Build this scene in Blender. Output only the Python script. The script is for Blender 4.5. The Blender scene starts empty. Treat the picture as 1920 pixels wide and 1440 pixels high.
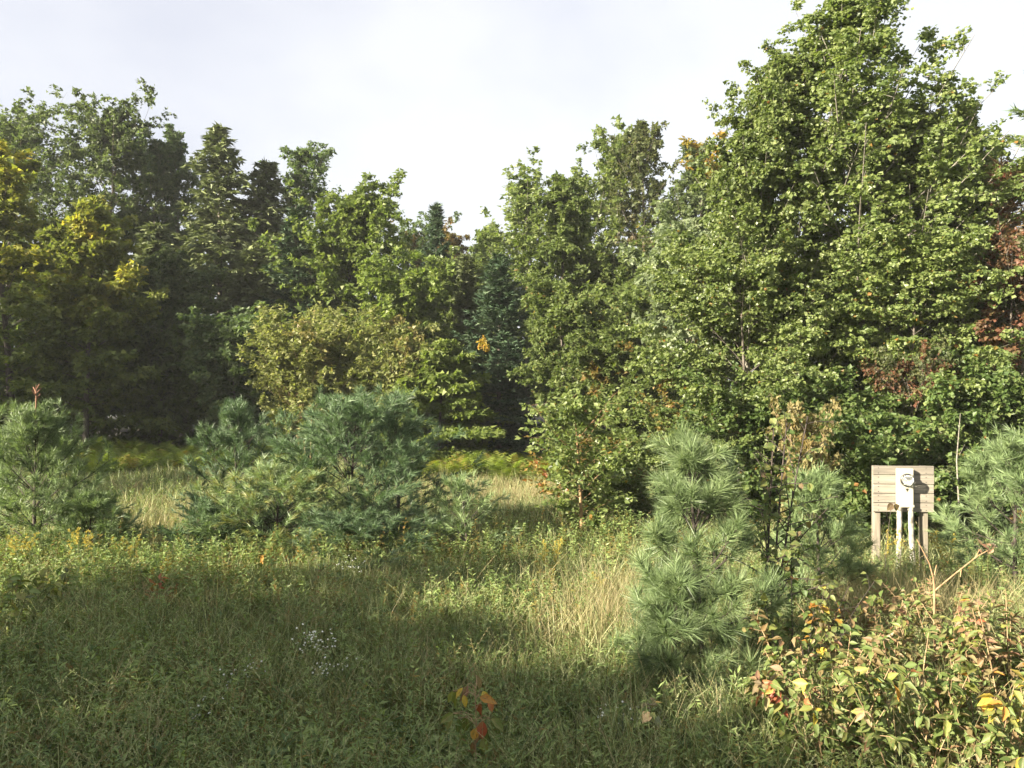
import bpy, math
import numpy as np
from mathutils import Vector, Matrix

S = bpy.context.scene
C = S.collection
F_PX, CAM_H = 1507.0, 2.85
R_ = np.random.default_rng

# ---------------------------------------------------------------- camera, sky, sun, exposure
cam = bpy.data.cameras.new('camera'); cam.lens = 36 * F_PX / 1920; cam.sensor_width = 36
cam.clip_start = 0.05; cam.clip_end = 2000
co = bpy.data.objects.new('camera', cam); C.objects.link(co)
co.location = (0, 0, CAM_H); co.rotation_euler = (math.radians(90), 0, 0)
S.camera = co

TO_SUN = Vector((-0.80, -0.50, 0.38)).normalized()
ELEV = math.asin(TO_SUN.z)
w = bpy.data.worlds.new('World'); S.world = w; w.use_nodes = True
nt = w.node_tree; nt.nodes.clear()
def N(t, **k):
    n = nt.nodes.new(t)
    for a, b in k.items(): setattr(n, a, b)
    return n
sky = N('ShaderNodeTexSky', sky_type='NISHITA', sun_disc=False)
sky.sun_elevation = ELEV; sky.sun_rotation = math.atan2(TO_SUN.x, TO_SUN.y)
sky.dust_density = 4.0; sky.air_density = 1.0
tc = N('ShaderNodeTexCoord'); mp = N('ShaderNodeMapping'); mp.inputs['Scale'].default_value = (1.3, 1.0, 2.2)
nz = N('ShaderNodeTexNoise'); nz.inputs['Scale'].default_value = 1.6; nz.inputs['Detail'].default_value = 4; nz.inputs['Roughness'].default_value = .55
rp = N('ShaderNodeValToRGB'); rp.color_ramp.elements[0].position = .3; rp.color_ramp.elements[0].color = (2.3, 2.32, 2.58, 1)
rp.color_ramp.elements[1].position = .62; rp.color_ramp.elements[1].color = (3.1, 3.08, 3.1, 1)
mx = N('ShaderNodeMix', data_type='RGBA'); mx.inputs[0].default_value = .82
bg = N('ShaderNodeBackground'); bg.inputs['Strength'].default_value = .05
ow = N('ShaderNodeOutputWorld')
L_ = nt.links.new
L_(tc.outputs['Generated'], mp.inputs[0]); L_(mp.outputs[0], nz.inputs['Vector']); sxyz = N('ShaderNodeSeparateXYZ'); ma = N('ShaderNodeMath', operation='MULTIPLY_ADD'); ma.inputs[1].default_value = .28
L_(tc.outputs['Generated'], sxyz.inputs[0]); L_(sxyz.outputs[0], ma.inputs[0]); L_(nz.outputs['Fac'], ma.inputs[2]); L_(ma.outputs[0], rp.inputs[0])
L_(sky.outputs[0], mx.inputs[6]); L_(rp.outputs[0], mx.inputs[7]); L_(mx.outputs[2], bg.inputs[0]); L_(bg.outputs[0], ow.inputs[0])

sl = bpy.data.lights.new('sun', 'SUN'); sl.energy = 3.6; sl.angle = math.radians(1.0); sl.color = (1, .90, .72)
so = bpy.data.objects.new('sun', sl); C.objects.link(so)
so.rotation_euler = (-TO_SUN).to_track_quat('-Z', 'Y').to_euler(); so.location = (-40, -30, 40)

S.view_settings.view_transform = 'Standard'; S.view_settings.look = 'None'
S.view_settings.gamma = 1; S.view_settings.use_curve_mapping = False
S.view_settings.exposure = 2.78
S.cycles.max_bounces = 8; S.cycles.diffuse_bounces = 4; S.cycles.transmission_bounces = 6; S.cycles.volume_bounces = 0

# ---------------------------------------------------------------- materials
def newmat(name):
    m = bpy.data.materials.new(name); m.use_nodes = True
    t = m.node_tree; t.nodes.clear()
    o = t.nodes.new('ShaderNodeOutputMaterial')
    return m, t, o
def ramp(t, stops):
    r = t.nodes.new('ShaderNodeValToRGB'); e = r.color_ramp.elements
    while len(e) < len(stops): e.new(.5)
    for k, (p, c) in enumerate(stops): e[k].position = p; e[k].color = (*c, 1)
    return r
def leaf_mat(name, cols, turn=((.30, .17, .03), (.32, .12, .03)), trans=.46, rough=.5, spec=.3, objvar=.12):
    m, t, o = newmat(name)
    a = t.nodes.new('ShaderNodeAttribute'); a.attribute_name = 'tint'
    b = t.nodes.new('ShaderNodeAttribute'); b.attribute_name = 'turn'
    cols = [tuple(1.3 * (.93 * v + .07 * sum(c) / 3) for v in c) for c in cols]
    n = len(cols)
    r1 = ramp(t, [(k / (n - 1), c) for k, c in enumerate(cols)])
    n2 = len(turn)
    r2 = ramp(t, [(k / (n2 - 1), c) for k, c in enumerate(turn)])
    mxx = t.nodes.new('ShaderNodeMix'); mxx.data_type = 'RGBA'
    oi = t.nodes.new('ShaderNodeObjectInfo'); mr = t.nodes.new('ShaderNodeMapRange')
    mr.inputs[3].default_value = 1 - objvar; mr.inputs[4].default_value = 1 + objvar
    hs = t.nodes.new('ShaderNodeHueSaturation')
    p = t.nodes.new('ShaderNodeBsdfPrincipled'); p.inputs['Roughness'].default_value = rough
    p.inputs['Specular IOR Level'].default_value = spec
    tr = t.nodes.new('ShaderNodeBsdfTranslucent')
    tm = t.nodes.new('ShaderNodeMix'); tm.data_type = 'RGBA'; tm.blend_type = 'MULTIPLY'; tm.inputs[0].default_value = 1
    tm.inputs[7].default_value = (1.25, 1.35, .7, 1)
    ms = t.nodes.new('ShaderNodeMixShader'); ms.inputs[0].default_value = trans
    l = t.links.new
    l(a.outputs['Fac'], r1.inputs[0]); l(a.outputs['Fac'], r2.inputs[0])
    l(b.outputs['Fac'], mxx.inputs[0]); l(r1.outputs[0], mxx.inputs[6]); l(r2.outputs[0], mxx.inputs[7])
    l(oi.outputs['Random'], mr.inputs[0]); l(mr.outputs[0], hs.inputs['Value']); l(mxx.outputs[2], hs.inputs['Color'])
    l(hs.outputs[0], p.inputs['Base Color']); l(hs.outputs[0], tm.inputs[6]); l(tm.outputs[2], tr.inputs['Color'])
    l(p.outputs[0], ms.inputs[1]); l(tr.outputs[0], ms.inputs[2]); l(ms.outputs[0], o.inputs[0])
    return m
def bark_mat(name, c1, c2, scale=(9, 9, 2.5), bump=.5, rough=.85):
    m, t, o = newmat(name)
    g = t.nodes.new('ShaderNodeTexCoord'); q = t.nodes.new('ShaderNodeMapping'); q.inputs['Scale'].default_value = scale
    z = t.nodes.new('ShaderNodeTexNoise'); z.inputs['Scale'].default_value = 3; z.inputs['Detail'].default_value = 6
    r = ramp(t, [(.35, c1), (.65, c2)])
    bp = t.nodes.new('ShaderNodeBump'); bp.inputs['Strength'].default_value = bump; bp.inputs['Distance'].default_value = .01
    p = t.nodes.new('ShaderNodeBsdfPrincipled'); p.inputs['Roughness'].default_value = rough
    l = t.links.new
    l(g.outputs['Object'], q.inputs[0]); l(q.outputs[0], z.inputs['Vector']); l(z.outputs['Fac'], r.inputs[0]); l(r.outputs[0], p.inputs['Base Color'])
    l(z.outputs['Fac'], bp.inputs['Height']); l(bp.outputs[0], p.inputs['Normal']); l(p.outputs[0], o.inputs[0])
    return m

M = {}
M['maple'] = leaf_mat('maple leaf', [(.04, .062, .025), (.075, .10, .038), (.11, .135, .055)], [(.26, .22, .035), (.36, .26, .04), (.42, .20, .04)])
M['goldmaple'] = leaf_mat('golden maple leaf', [(.05, .075, .018), (.095, .125, .025), (.14, .16, .032)], [(.32, .32, .05), (.42, .38, .06), (.50, .34, .06)])
M['bright'] = leaf_mat('bright maple leaf', [(.06, .092, .02), (.11, .15, .03), (.155, .185, .044)])
M['ash'] = leaf_mat('ash leaf', [(.045, .075, .03), (.075, .11, .04), (.10, .13, .05)], [(.18, .12, .03), (.2, .1, .03)])
M['aspen'] = leaf_mat('aspen leaf', [(.055, .085, .022), (.11, .145, .036), (.17, .20, .065)], [(.22, .16, .03), (.28, .09, .03)], spec=.45, rough=.42)
M['pale'] = leaf_mat('pale poplar leaf', [(.08, .11, .055), (.14, .175, .09), (.2, .23, .13)], spec=.4)
M['birch'] = leaf_mat('birch leaf', [(.05, .075, .02), (.085, .115, .03), (.125, .15, .045)], [(.2, .15, .04), (.24, .13, .05)])
M['redmaple'] = leaf_mat('red turning leaf', [(.05, .065, .025), (.07, .085, .03), (.1, .1, .04)], [(.13, .05, .035), (.20, .085, .05)])
M['willow'] = leaf_mat('willow leaf', [(.085, .105, .03), (.14, .155, .045), (.21, .21, .075)], [(.20, .16, .06), (.25, .2, .08)])
M['beech'] = leaf_mat('beech leaf', [(.06, .088, .02), (.10, .132, .028), (.145, .17, .042)], [(.2, .14, .02), (.3, .16, .03)])
M['shrub'] = leaf_mat('shrub leaf', [(.045, .08, .02), (.075, .115, .028), (.12, .15, .045)], [(.2, .13, .04), (.25, .11, .04)], spec=.4)
M['dryleaf'] = leaf_mat('withered leaf', [(.10, .095, .035), (.165, .14, .055), (.23, .19, .085)], [(.19, .14, .055), (.24, .18, .07)])
M['spruce'] = leaf_mat('spruce needles', [(.022, .045, .024), (.04, .07, .034), (.065, .095, .045)], [(.12, .07, .03), (.16, .09, .04)], trans=.15, rough=.6)
M['hemlock'] = leaf_mat('hemlock needles', [(.055, .075, .028), (.09, .11, .04), (.13, .15, .06)], [(.15, .08, .035), (.2, .12, .05)], trans=.15, rough=.6)
M['pine'] = leaf_mat('pine needles', [(.06, .095, .035), (.12, .17, .068), (.19, .24, .105)], [(.2, .19, .035), (.26, .2, .05)], trans=.25, rough=.45, spec=.4)
M['bluepine'] = leaf_mat('blue green pine needles', [(.03, .058, .025), (.07, .115, .05), (.13, .185, .09)], [(.17, .18, .035), (.22, .2, .05)], trans=.22, rough=.45, spec=.4)
M['brownpine'] = leaf_mat('browning needles', [(.08, .07, .03), (.14, .10, .05), (.2, .14, .08)], [(.2, .05, .035), (.28, .09, .06)], trans=.2)
M['grass'] = leaf_mat('meadow grass', [(.022, .034, .012), (.13, .165, .052), (.42, .44, .23)], [(.22, .18, .10), (.36, .30, .16)], trans=.3, objvar=0)
M['weed'] = leaf_mat('weed leaf', [(.06, .10, .03), (.12, .17, .05), (.20, .25, .08)], [(.2, .16, .03), (.22, .12, .04)], trans=.34, objvar=0)
M['fern'] = leaf_mat('fern frond', [(.08, .12, .018), (.13, .17, .025), (.18, .20, .035)], [(.22, .18, .04), (.25, .16, .05)], objvar=0)
M['goldenrod'] = leaf_mat('goldenrod bloom', [(.20, .16, .02), (.30, .24, .03), (.36, .30, .06)], trans=.25)
M['petal'] = leaf_mat('white petal', [(.45, .45, .43), (.58, .58, .56), (.68, .68, .66)], trans=.25)
M['bark'] = bark_mat('grey brown bark', (.05, .04, .03), (.13, .11, .09))
M['palebark'] = bark_mat('pale aspen bark', (.10, .09, .07), (.24, .22, .18), scale=(4, 4, 9))
M['darkstem'] = bark_mat('dark stem', (.025, .018, .014), (.06, .045, .035))
M['orangebark'] = bark_mat('orange brown bark', (.16, .09, .045), (.36, .23, .12))
M['drystem'] = bark_mat('dry tan stalk', (.22, .14, .07), (.38, .27, .15))
M['rust'] = bark_mat('rusty dead leader', (.10, .045, .025), (.22, .11, .06))
M['greenstem'] = bark_mat('green stalk', (.06, .075, .02), (.12, .12, .04))

# ---------------------------------------------------------------- mesh helpers
def nrm(a): return a / np.maximum(np.linalg.norm(a, axis=-1, keepdims=True), 1e-9)
def mesh(name, V, faces, mat, attrs=None, smooth=False):
    """faces: list of int arrays (n,k)"""
    me = bpy.data.meshes.new(name)
    faces = [f for f in faces if len(f)]
    nv = len(V); nf = sum(len(f) for f in faces); nl = sum(f.size for f in faces)
    me.vertices.add(nv); me.vertices.foreach_set('co', np.ascontiguousarray(V, dtype=np.float32).ravel())
    me.loops.add(nl); me.loops.foreach_set('vertex_index', np.concatenate([f.ravel() for f in faces]).astype(np.int32))
    me.polygons.add(nf)
    tot = np.concatenate([np.full(len(f), f.shape[1], np.int32) for f in faces])
    st = np.zeros(nf, np.int32); st[1:] = np.cumsum(tot)[:-1]
    me.polygons.foreach_set('loop_start', st)
    me.polygons.foreach_set('use_smooth', np.full(nf, smooth, dtype=bool))
    for k, v in (attrs or {}).items():
        at = me.attributes.new(k, 'FLOAT', 'FACE'); at.data.foreach_set('value', np.ascontiguousarray(v, dtype=np.float32))
    if mat: me.materials.append(mat)
    me.update(calc_edges=True)
    return me
def link(name, me, parent=None, loc=None, **props):
    o = bpy.data.objects.new(name, me); C.objects.link(o)
    if parent: o.parent = parent
    if loc is not None: o.location = loc
    for k, v in props.items():
        if v: o[k] = v
    return o
def thing(name, label, cat, loc, group=None, rz=0):
    o = link(name, None, None, loc, label=label, category=cat, group=group)
    o.rotation_euler = (0, 0, rz); o.empty_display_size = .2
    return o
def joinVF(parts):
    V, Fs, off = [], [], 0
    for v, fs in parts:
        V.append(v); Fs += [f + off for f in fs]; off += len(v)
    d = {}
    for f in Fs: d.setdefault(f.shape[1], []).append(f)
    return np.concatenate(V), [np.concatenate(x) for x in d.values()]
def leafVF(P, D, Nn, L, W, fold=.12, kind='quad'):
    """leaves as folded rhombi (quad) or slim triangles (needle)"""
    n = len(P); D = nrm(D); Sd = nrm(np.cross(Nn, D)); Nn = np.cross(D, Sd)
    L = np.broadcast_to(L, (n,))[:, None]; W = np.broadcast_to(W, (n,))[:, None]
    if kind == 'needle':
        V = np.stack([P - Sd * W * .5, P + Sd * W * .5, P + D * L], 1).reshape(-1, 3)
        return V, [np.arange(3 * n).reshape(n, 3)]
    a = P; b = P + D * L * .42 + Sd * W * .5 + Nn * W * fold
    c = P + D * L - Nn * L * fold * .6; d = P + D * L * .42 - Sd * W * .5 + Nn * W * fold
    return np.stack([a, b, c, d], 1).reshape(-1, 3), [np.arange(4 * n).reshape(n, 4)]
def vnoise(x, y, seed=0):
    rs = R_(seed); v = 0; 
    for k in range(6):
        a = rs.uniform(0, 6.28); f = rs.uniform(.6, 1.6); p = rs.uniform(0, 6.28)
        v = v + np.sin((x * np.cos(a) + y * np.sin(a)) * f + p)
    return v / 6
def ground_z(x, y):
    x = np.asarray(x, float); y = np.asarray(y, float)
    z = .10 * np.sin(x * .45 + 1) * np.cos(y * .38) + .05 * np.sin(x * 1.3 + y * .9)
    return z * np.clip(1.5 - np.hypot(x, y) / 60, 0, 1)
def at(px, d): return (px - 960) / F_PX * d
def zt(py, d): return CAM_H + (720 - py) / F_PX * d

# branches: arrays S (start) d (dir) L (length) c (curve vector), point(t) = S + L(d t + c t^2)
class Br:
    def __init__(s, S, d, L, c, r): s.S, s.d, s.L, s.c, s.r = S, nrm(d), L, c, r
    def pt(s, i, t): return s.S[i] + s.L[i][:, None] * (s.d[i] * t[:, None] + s.c[i] * (t * t)[:, None])
    def tan(s, i, t): return nrm(s.d[i] + 2 * s.c[i] * t[:, None])
def tubeVF(B, K=5, sides=5, tip=.25, sel=None):
    i = np.arange(len(B.L)) if sel is None else sel
    m = len(i)
    t = np.linspace(0, 1, K)
    P = np.stack([B.pt(i, np.full(m, q)) for q in t], 1)            # m,K,3
    T = np.stack([B.tan(i, np.full(m, q)) for q in t], 1)
    ref = np.where(np.abs(T[..., 2:3]) > .9, np.array([1., 0, 0]), np.array([0, 0, 1.]))
    U = nrm(np.cross(T, ref)); W = np.cross(T, U)
    rad = B.r[i][:, None] * (1 - (1 - tip) * t[None])
    a = np.linspace(0, 2 * np.pi, sides, endpoint=False)
    V = P[:, :, None] + rad[:, :, None, None] * (np.cos(a)[None, None, :, None] * U[:, :, None] + np.sin(a)[None, None, :, None] * W[:, :, None])
    V = V.reshape(-1, 3)
    b = (np.arange(m) * K * sides)[:, None, None]; k = (np.arange(K - 1) * sides)[None, :, None]; s = np.arange(sides)[None, None]
    s2 = (s + 1) % sides
    F = np.stack(np.broadcast_arrays(b + k + s, b + k + s2, b + k + sides + s2, b + k + sides + s), -1).reshape(-1, 4)
    return V, [F]
def spawn(rng, B, n, t0, t1, ang, sd, lf, up=0, flat=0, curve=0, rr=.5, sel=None):
    m0 = np.arange(len(B.L)) if sel is None else sel
    i = np.repeat(m0, n); m = len(i)
    k = np.tile(np.arange(n), len(m0))
    t = t0 + (t1 - t0) * (k + rng.random(m)) / n
    T = B.tan(i, t)
    Hh = nrm(np.cross(T, np.array([0, 0, 1.])) + 1e-6); Vv = np.cross(Hh, T)
    ph = rng.uniform(0, 2 * np.pi, m)
    c, s = np.cos(ph), np.sin(ph) * (1 - flat)
    c = np.where(flat > .5, np.where(k % 2 == 0, 1, -1) * (.7 + .3 * np.abs(c)), c)
    A = np.radians(rng.normal(ang, sd, m))[:, None]
    d = np.cos(A) * T + np.sin(A) * nrm(c[:, None] * Hh + s[:, None] * Vv)
    d[:, 2] += up
    L = lf(B.L[i], t) * rng.uniform(.7, 1.25, m)
    cv = rng.normal(0, .08, (m, 3)); cv[:, 2] += curve
    return Br(B.pt(i, t), d, L, cv, np.maximum(B.r[i] * rr * (1 - .5 * t), .0025)), i, t
PROF = {
    'oval': [(0, .45), (.25, .9), (.5, 1), (.75, .8), (.92, .45), (1, .12)],
    'cone': [(0, 1), (.3, .85), (.6, .55), (.85, .25), (1, .05)],
    'column': [(0, .7), (.2, 1), (.6, .9), (.85, .6), (1, .15)],
    'round': [(0, .6), (.2, 1), (.55, 1), (.8, .85), (.95, .5), (1, .3)],
    'spike': [(0, .5), (.3, 1), (.6, .85), (.85, .42), (1, .16)],
    'vase': [(0, .3), (.3, .6), (.6, .95), (.85, 1), (1, .6)],
}
def broadleaf(rng, H, R, prof='oval', stems=1, spread=0., cb=.15, n1=40, a1=(78, 28), n2=8, n3=6, nl=10, ls=.12, lw=.75,
              hang=.2, flat=.0, limb_curve=.08, kind='quad', jit=(.5, 1.25), rtrunk=None, twig=.32, turn=None, l2=.5, upn=.7, limbs_seen=1.):
    r0 = rtrunk or H * .011
    e = np.linspace(0, 2 * np.pi, stems, endpoint=False) + rng.uniform(0, 6)
    sd = np.stack([np.cos(e) * spread, np.sin(e) * spread, np.ones(stems)], 1) + rng.normal(0, .02, (stems, 3))
    s0 = np.stack([np.cos(e), np.sin(e), 0 * e], 1) * (.0 if stems == 1 else r0 * 2.5)
    s0[:, 2] -= .15
    Hs = H * np.where(np.arange(stems) == 0, 1, rng.uniform(.72, .97, stems))
    cv = rng.normal(0, .03, (stems, 3)); cv[:, 2] = 0
    B0 = Br(s0, sd, Hs, cv, np.full(stems, r0 / stems ** .4))
    pf = np.array(PROF[prof] if isinstance(prof, str) else prof)
    npr = max(4, int(n1 / stems)); i = np.repeat(np.arange(stems), npr); m = len(i)
    f = (np.tile(np.arange(npr), stems) + rng.random(m)) / npr
    f = f ** .85
    t = cb + (1.0 - cb) * f * .985
    az = np.tile(np.arange(npr), stems) * 2.39996 + rng.normal(0, .35, m) + i * 1.3
    a = np.radians(a1[0] + (a1[1] - a1[0]) * f + rng.normal(0, 7, m))
    d = np.stack([np.sin(a) * np.cos(az), np.sin(a) * np.sin(az), np.cos(a)], 1)
    L1 = R * np.interp(f, pf[:, 0], pf[:, 1]) * rng.uniform(*jit, m) / np.maximum(np.sin(a), .55) * (1 if stems == 1 else .8)
    c1 = rng.normal(0, .07, (m, 3)); c1[:, 2] += limb_curve
    B1 = Br(B0.pt(i, t), d, np.maximum(L1, .15), c1, np.maximum(r0 * .22 * (1 - .8 * t), .005))
    tw_ = min(twig, .24 * R)
    B2, p2, t2 = spawn(rng, B1, n2, .18, 1.0, 48, 14, lambda L, t: np.maximum(L * l2 * (1.05 - .6 * t), .1), up=.12, flat=flat, curve=-.04 - .2 * hang)
    B3, p3, t3 = spawn(rng, B2, n3, .15, 1.0, 45, 18, lambda L, t: np.clip(L * .6, .4 * tw_, tw_) * (1.1 - .4 * t), up=0, flat=flat, curve=-.1 - .4 * hang)
    n = len(B3.L); j = np.repeat(np.arange(n), nl); tt = rng.uniform(.05, 1.05, len(j))
    P = B3.pt(j, tt) + rng.normal(0, ls * .35, (len(j), 3))
    T = B3.tan(j, tt)
    D = T * .6 + rng.normal(0, .6, P.shape); D[:, 2] -= hang * 1.4
    Nn = rng.normal(0, .55, P.shape); Nn[:, 2] += upn
    Ls = ls * rng.uniform(.45, 1.4, len(j))
    tint = np.clip(.5 + .16 * rng.standard_normal(n)[j] + .22 * rng.standard_normal(len(j)), 0, 1)
    br = rng.random(len(B1.L))[p2[p3[j]]]
    tu = turn(P, H, R, br, rng) if turn else np.zeros(len(j))
    tubes = [tubeVF(B0, 9, 8, .12), tubeVF(B1, 5, 5, .25)]
    if limbs_seen: tubes.append(tubeVF(B2, 3, 3, .4))
    return joinVF(tubes), (*leafVF(P, D, Nn, Ls, Ls * lw, kind=kind), {'tint': tint, 'turn': np.clip(tu, 0, 1)})
def conifer(rng, H, R, n1=70, n2=10, nl=16, ls=.13, lw=.032, a_top=45, a_bot=98, curve=.12, droop=0., power=.9, turn=None, cb=.04, thin=0):
    r0 = H * .011
    B0 = Br(np.array([[0, 0, -.15]]), np.array([[rng.normal(0, .01), rng.normal(0, .01), 1]]), np.array([H]), np.array([[0, 0, 0.]]), np.array([r0]))
    f = ((np.arange(n1) + rng.random(n1)) / n1) ** .8; t = cb + (1 - cb) * f * .985
    az = np.arange(n1) * 2.39996 + rng.normal(0, .3, n1); a = np.radians(a_bot + (a_top - a_bot) * f + rng.normal(0, 5, n1))
    d = np.stack([np.sin(a) * np.cos(az), np.sin(a) * np.sin(az), np.cos(a)], 1)
    L1 = (R * (1 - f) ** power + .12) * rng.uniform(.5, 1.25, n1)
    c1 = rng.normal(0, .04, (n1, 3)); c1[:, 2] += curve
    B1 = Br(B0.pt(np.zeros(n1, int), t), d, L1, c1, np.maximum(r0 * .3 * (1 - .8 * t), .004))
    B2, p2, t2 = spawn(rng, B1, n2, .08, 1., 52, 8, lambda L, t: np.maximum(L * .42 * (1.1 - .8 * t), .12), up=0, flat=.85, curve=-.06 - droop)
    allS = Br(np.concatenate([B1.S, B2.S]), np.concatenate([B1.d, B2.d]), np.concatenate([B1.L, B2.L]), np.concatenate([B1.c, B2.c]), np.concatenate([B1.r, B2.r]))
    wts = allS.L / allS.L.sum(); tot = nl * len(allS.L)
    j = rng.choice(len(allS.L), tot, p=wts); tt = rng.uniform(.05, 1.02, tot)
    T = allS.tan(j, tt); P = allS.pt(j, tt) + rng.normal(0, .02, (tot, 3))
    sd = nrm(np.cross(T, [0, 0, 1.]) + 1e-6) * rng.choice([-1, 1], tot)[:, None]
    D = T * .75 + sd * rng.uniform(.2, 1, tot)[:, None] + rng.normal(0, .3, P.shape); D[:, 2] -= droop
    Nn = rng.normal(0, .5, P.shape); Nn[:, 2] += .7
    Ls = ls * rng.uniform(.6, 1.3, tot)
    tint = np.clip(.45 + .2 * rng.standard_normal(len(allS.L))[j] + .18 * rng.standard_normal(tot) + .2 * (tt - .5), 0, 1)
    tu = turn(P, H, R, rng.random(len(allS.L))[j], rng) if turn else np.zeros(tot)
    return joinVF([tubeVF(B0, 8, 7, .1), tubeVF(B1, 5, 4, .3)]), (*leafVF(P, D, Nn, Ls * 1.1, 1.25 * lw * rng.uniform(.7, 1.3, tot), .1, 'needle'), {'tint': tint, 'turn': np.clip(tu, 0, 1)})
def youngpine(rng, H, R, whorls=6, per=6, n2=5, n3=2, npn=70, nlen=.12, nw=.004, turn=None, asc=55, st=(.86, .55, .25, .1), ang=48, pro=[.85, 1, .8, .5, .28]):
    r0 = .012 + H * .008
    B0 = Br(np.array([[0, 0, -.1]]), np.array([[rng.normal(0, .03), rng.normal(0, .03), 1]]), np.array([H]), rng.normal(0, .02, (1, 3)) * [1, 1, 0], np.array([r0]))
    n1 = whorls * per; wv = np.repeat(np.arange(whorls), per)
    f = (wv + .35 + rng.normal(0, .05, n1)) / whorls; t = .03 + .93 * np.clip(f, 0, 1)
    az = np.tile(np.arange(per), whorls) * 2 * np.pi / per + wv * .7 + rng.normal(0, .25, n1)
    a = np.radians(82 + (asc - 35 - 82) * f + rng.normal(0, 8, n1))
    d = np.stack([np.sin(a) * np.cos(az), np.sin(a) * np.sin(az), np.cos(a)], 1)
    L1 = (R * np.interp(f, [0, .25, .55, .85, 1], pro)) * rng.uniform(.75, 1.15, n1)
    c1 = rng.normal(0, .05, (n1, 3)); c1[:, 2] += .16
    B1 = Br(B0.pt(np.zeros(n1, int), t), d, L1, c1, np.maximum(r0 * .42 * (1 - .6 * t), .005))
    B2, p2, t2 = spawn(rng, B1, n2, .3, 1., 46, 10, lambda L, t: np.clip(L * .42 * (1.1 - .5 * t), .14, .6), up=.25, flat=.3, curve=.1, rr=.55)
    B3, p3, t3 = spawn(rng, B2, n3, .35, 1., 42, 10, lambda L, t: np.clip(L * .6 * (1.1 - .4 * t), .1, .3), up=.2, curve=.1, rr=.6)
    # last year's and this year's shoots carry the needles
    shoots = [(B, q, 1) for B, q in zip((B0, B1, B2, B3), st) if len(B.L)]
    Ps, Ds, Ti, Tu, Ns = [], [], [], [], []
    for B, t0, wgt in shoots:
        n = len(B.L)
        cnt = np.maximum((npn * (B.L * (1 - t0)) / .2).astype(int), 20)
        j = np.repeat(np.arange(n), cnt); m = len(j)
        tt = t0 + (1 - t0) * rng.random(m) ** .8
        T = B.tan(j, tt); Rr = nrm(np.cross(T, rng.normal(0, 1, T.shape)))
        aa = np.radians(rng.normal(ang, 12, m) - 22 * (tt - t0) / (1 - t0))[:, None]
        D = np.cos(aa) * T + np.sin(aa) * Rr; D[:, 2] -= .12
        P = B.pt(j, tt)
        Ps.append(P); Ds.append(D); Ns.append(nrm(np.cross(D, rng.normal(0, 1, D.shape))))
        Ti.append(np.clip(.45 + .17 * rng.standard_normal(n)[j] + .2 * rng.standard_normal(m), 0, 1))
        Tu.append(turn(P, H, R, rng.random(n)[j], rng) if turn else np.zeros(m))
    P = np.concatenate(Ps); D = np.concatenate(Ds); m = len(P)
    tubes = joinVF([tubeVF(B0, 9, 7, .25), tubeVF(B1, 5, 5, .4), tubeVF(B2, 3, 4, .5)] + ([tubeVF(B3, 3, 3, .5)] if len(B3.L) else []))
    return tubes, (*leafVF(P, D, np.concatenate(Ns), nlen * rng.uniform(.7, 1.15, m), nw, kind='needle'), {'tint': np.concatenate(Ti), 'turn': np.clip(np.concatenate(Tu), 0, 1)})

TRIS = [0]
def fit(gen, H, R):
    """scale a grown plant so its leaves reach the wanted height and half width"""
    (tv, tf), (lv, lf, a) = gen
    kz = H / np.percentile(lv[:, 2], 99.93); kx = R / np.percentile(np.abs(lv[:, :2]), 98.5)
    k = np.array([kx, kx, kz])
    return (tv * k, tf), (lv * k, lf, a)
def plant(name, label, cat, x, y, gen, leafm, barkm='bark', group=None, rz=0, crown='crown', stem='trunk', scale=None):
    (tv, tf), (lv, lf, at_) = gen
    TRIS[0] += sum(len(f) * (f.shape[1] - 2) for f in tf + lf)
    r = thing(name, label, cat, (x, y, float(ground_z(x, y))), group, rz)
    link(stem, mesh(stem, tv, tf, M[barkm], smooth=True), r)
    link(crown, mesh(crown, lv, lf, M[leafm], at_), r)
    if scale: r.scale = scale
    return r

# ---------------------------------------------------------------- ground
def noise_tree(t, scale, detail=6, vec=None):
    z = t.nodes.new('ShaderNodeTexNoise'); z.inputs['Scale'].default_value = scale; z.inputs['Detail'].default_value = detail
    if vec: t.links.new(vec, z.inputs['Vector'])
    return z
m, t, o = newmat('meadow soil and thatch'); M['ground'] = m
g = t.nodes.new('ShaderNodeTexCoord')
z1 = noise_tree(t, .35, 5, g.outputs['Object']); z2 = noise_tree(t, 14, 8, g.outputs['Object'])
r1 = ramp(t, [(.35, (.018, .02, .01)), (.55, (.035, .034, .02)), (.7, (.065, .052, .03))])
r2 = ramp(t, [(.3, (.35, .35, .35)), (.7, (1, 1, 1))])
mm = t.nodes.new('ShaderNodeMix'); mm.data_type = 'RGBA'; mm.blend_type = 'MULTIPLY'; mm.inputs[0].default_value = 1
p = t.nodes.new('ShaderNodeBsdfPrincipled'); p.inputs['Roughness'].default_value = .95
bp = t.nodes.new('ShaderNodeBump'); bp.inputs['Strength'].default_value = .8; bp.inputs['Distance'].default_value = .04
t.links.new(z1.outputs['Fac'], r1.inputs[0]); t.links.new(z2.outputs['Fac'], r2.inputs[0])
t.links.new(r1.outputs[0], mm.inputs[6]); t.links.new(r2.outputs[0], mm.inputs[7]); t.links.new(mm.outputs[2], p.inputs['Base Color'])
t.links.new(z2.outputs['Fac'], bp.inputs['Height']); t.links.new(bp.outputs[0], p.inputs['Normal']); t.links.new(p.outputs[0], o.inputs[0])
gx = np.concatenate([np.linspace(-900, -60, 12), np.linspace(-50, 50, 161), np.linspace(60, 900, 12)])
gy = np.concatenate([np.linspace(-300, -30, 6), np.linspace(-20, 60, 129), np.linspace(70, 1200, 14)])
X, Y = np.meshgrid(gx, gy); V = np.stack([X.ravel(), Y.ravel(), ground_z(X, Y).ravel()], 1)
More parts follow.
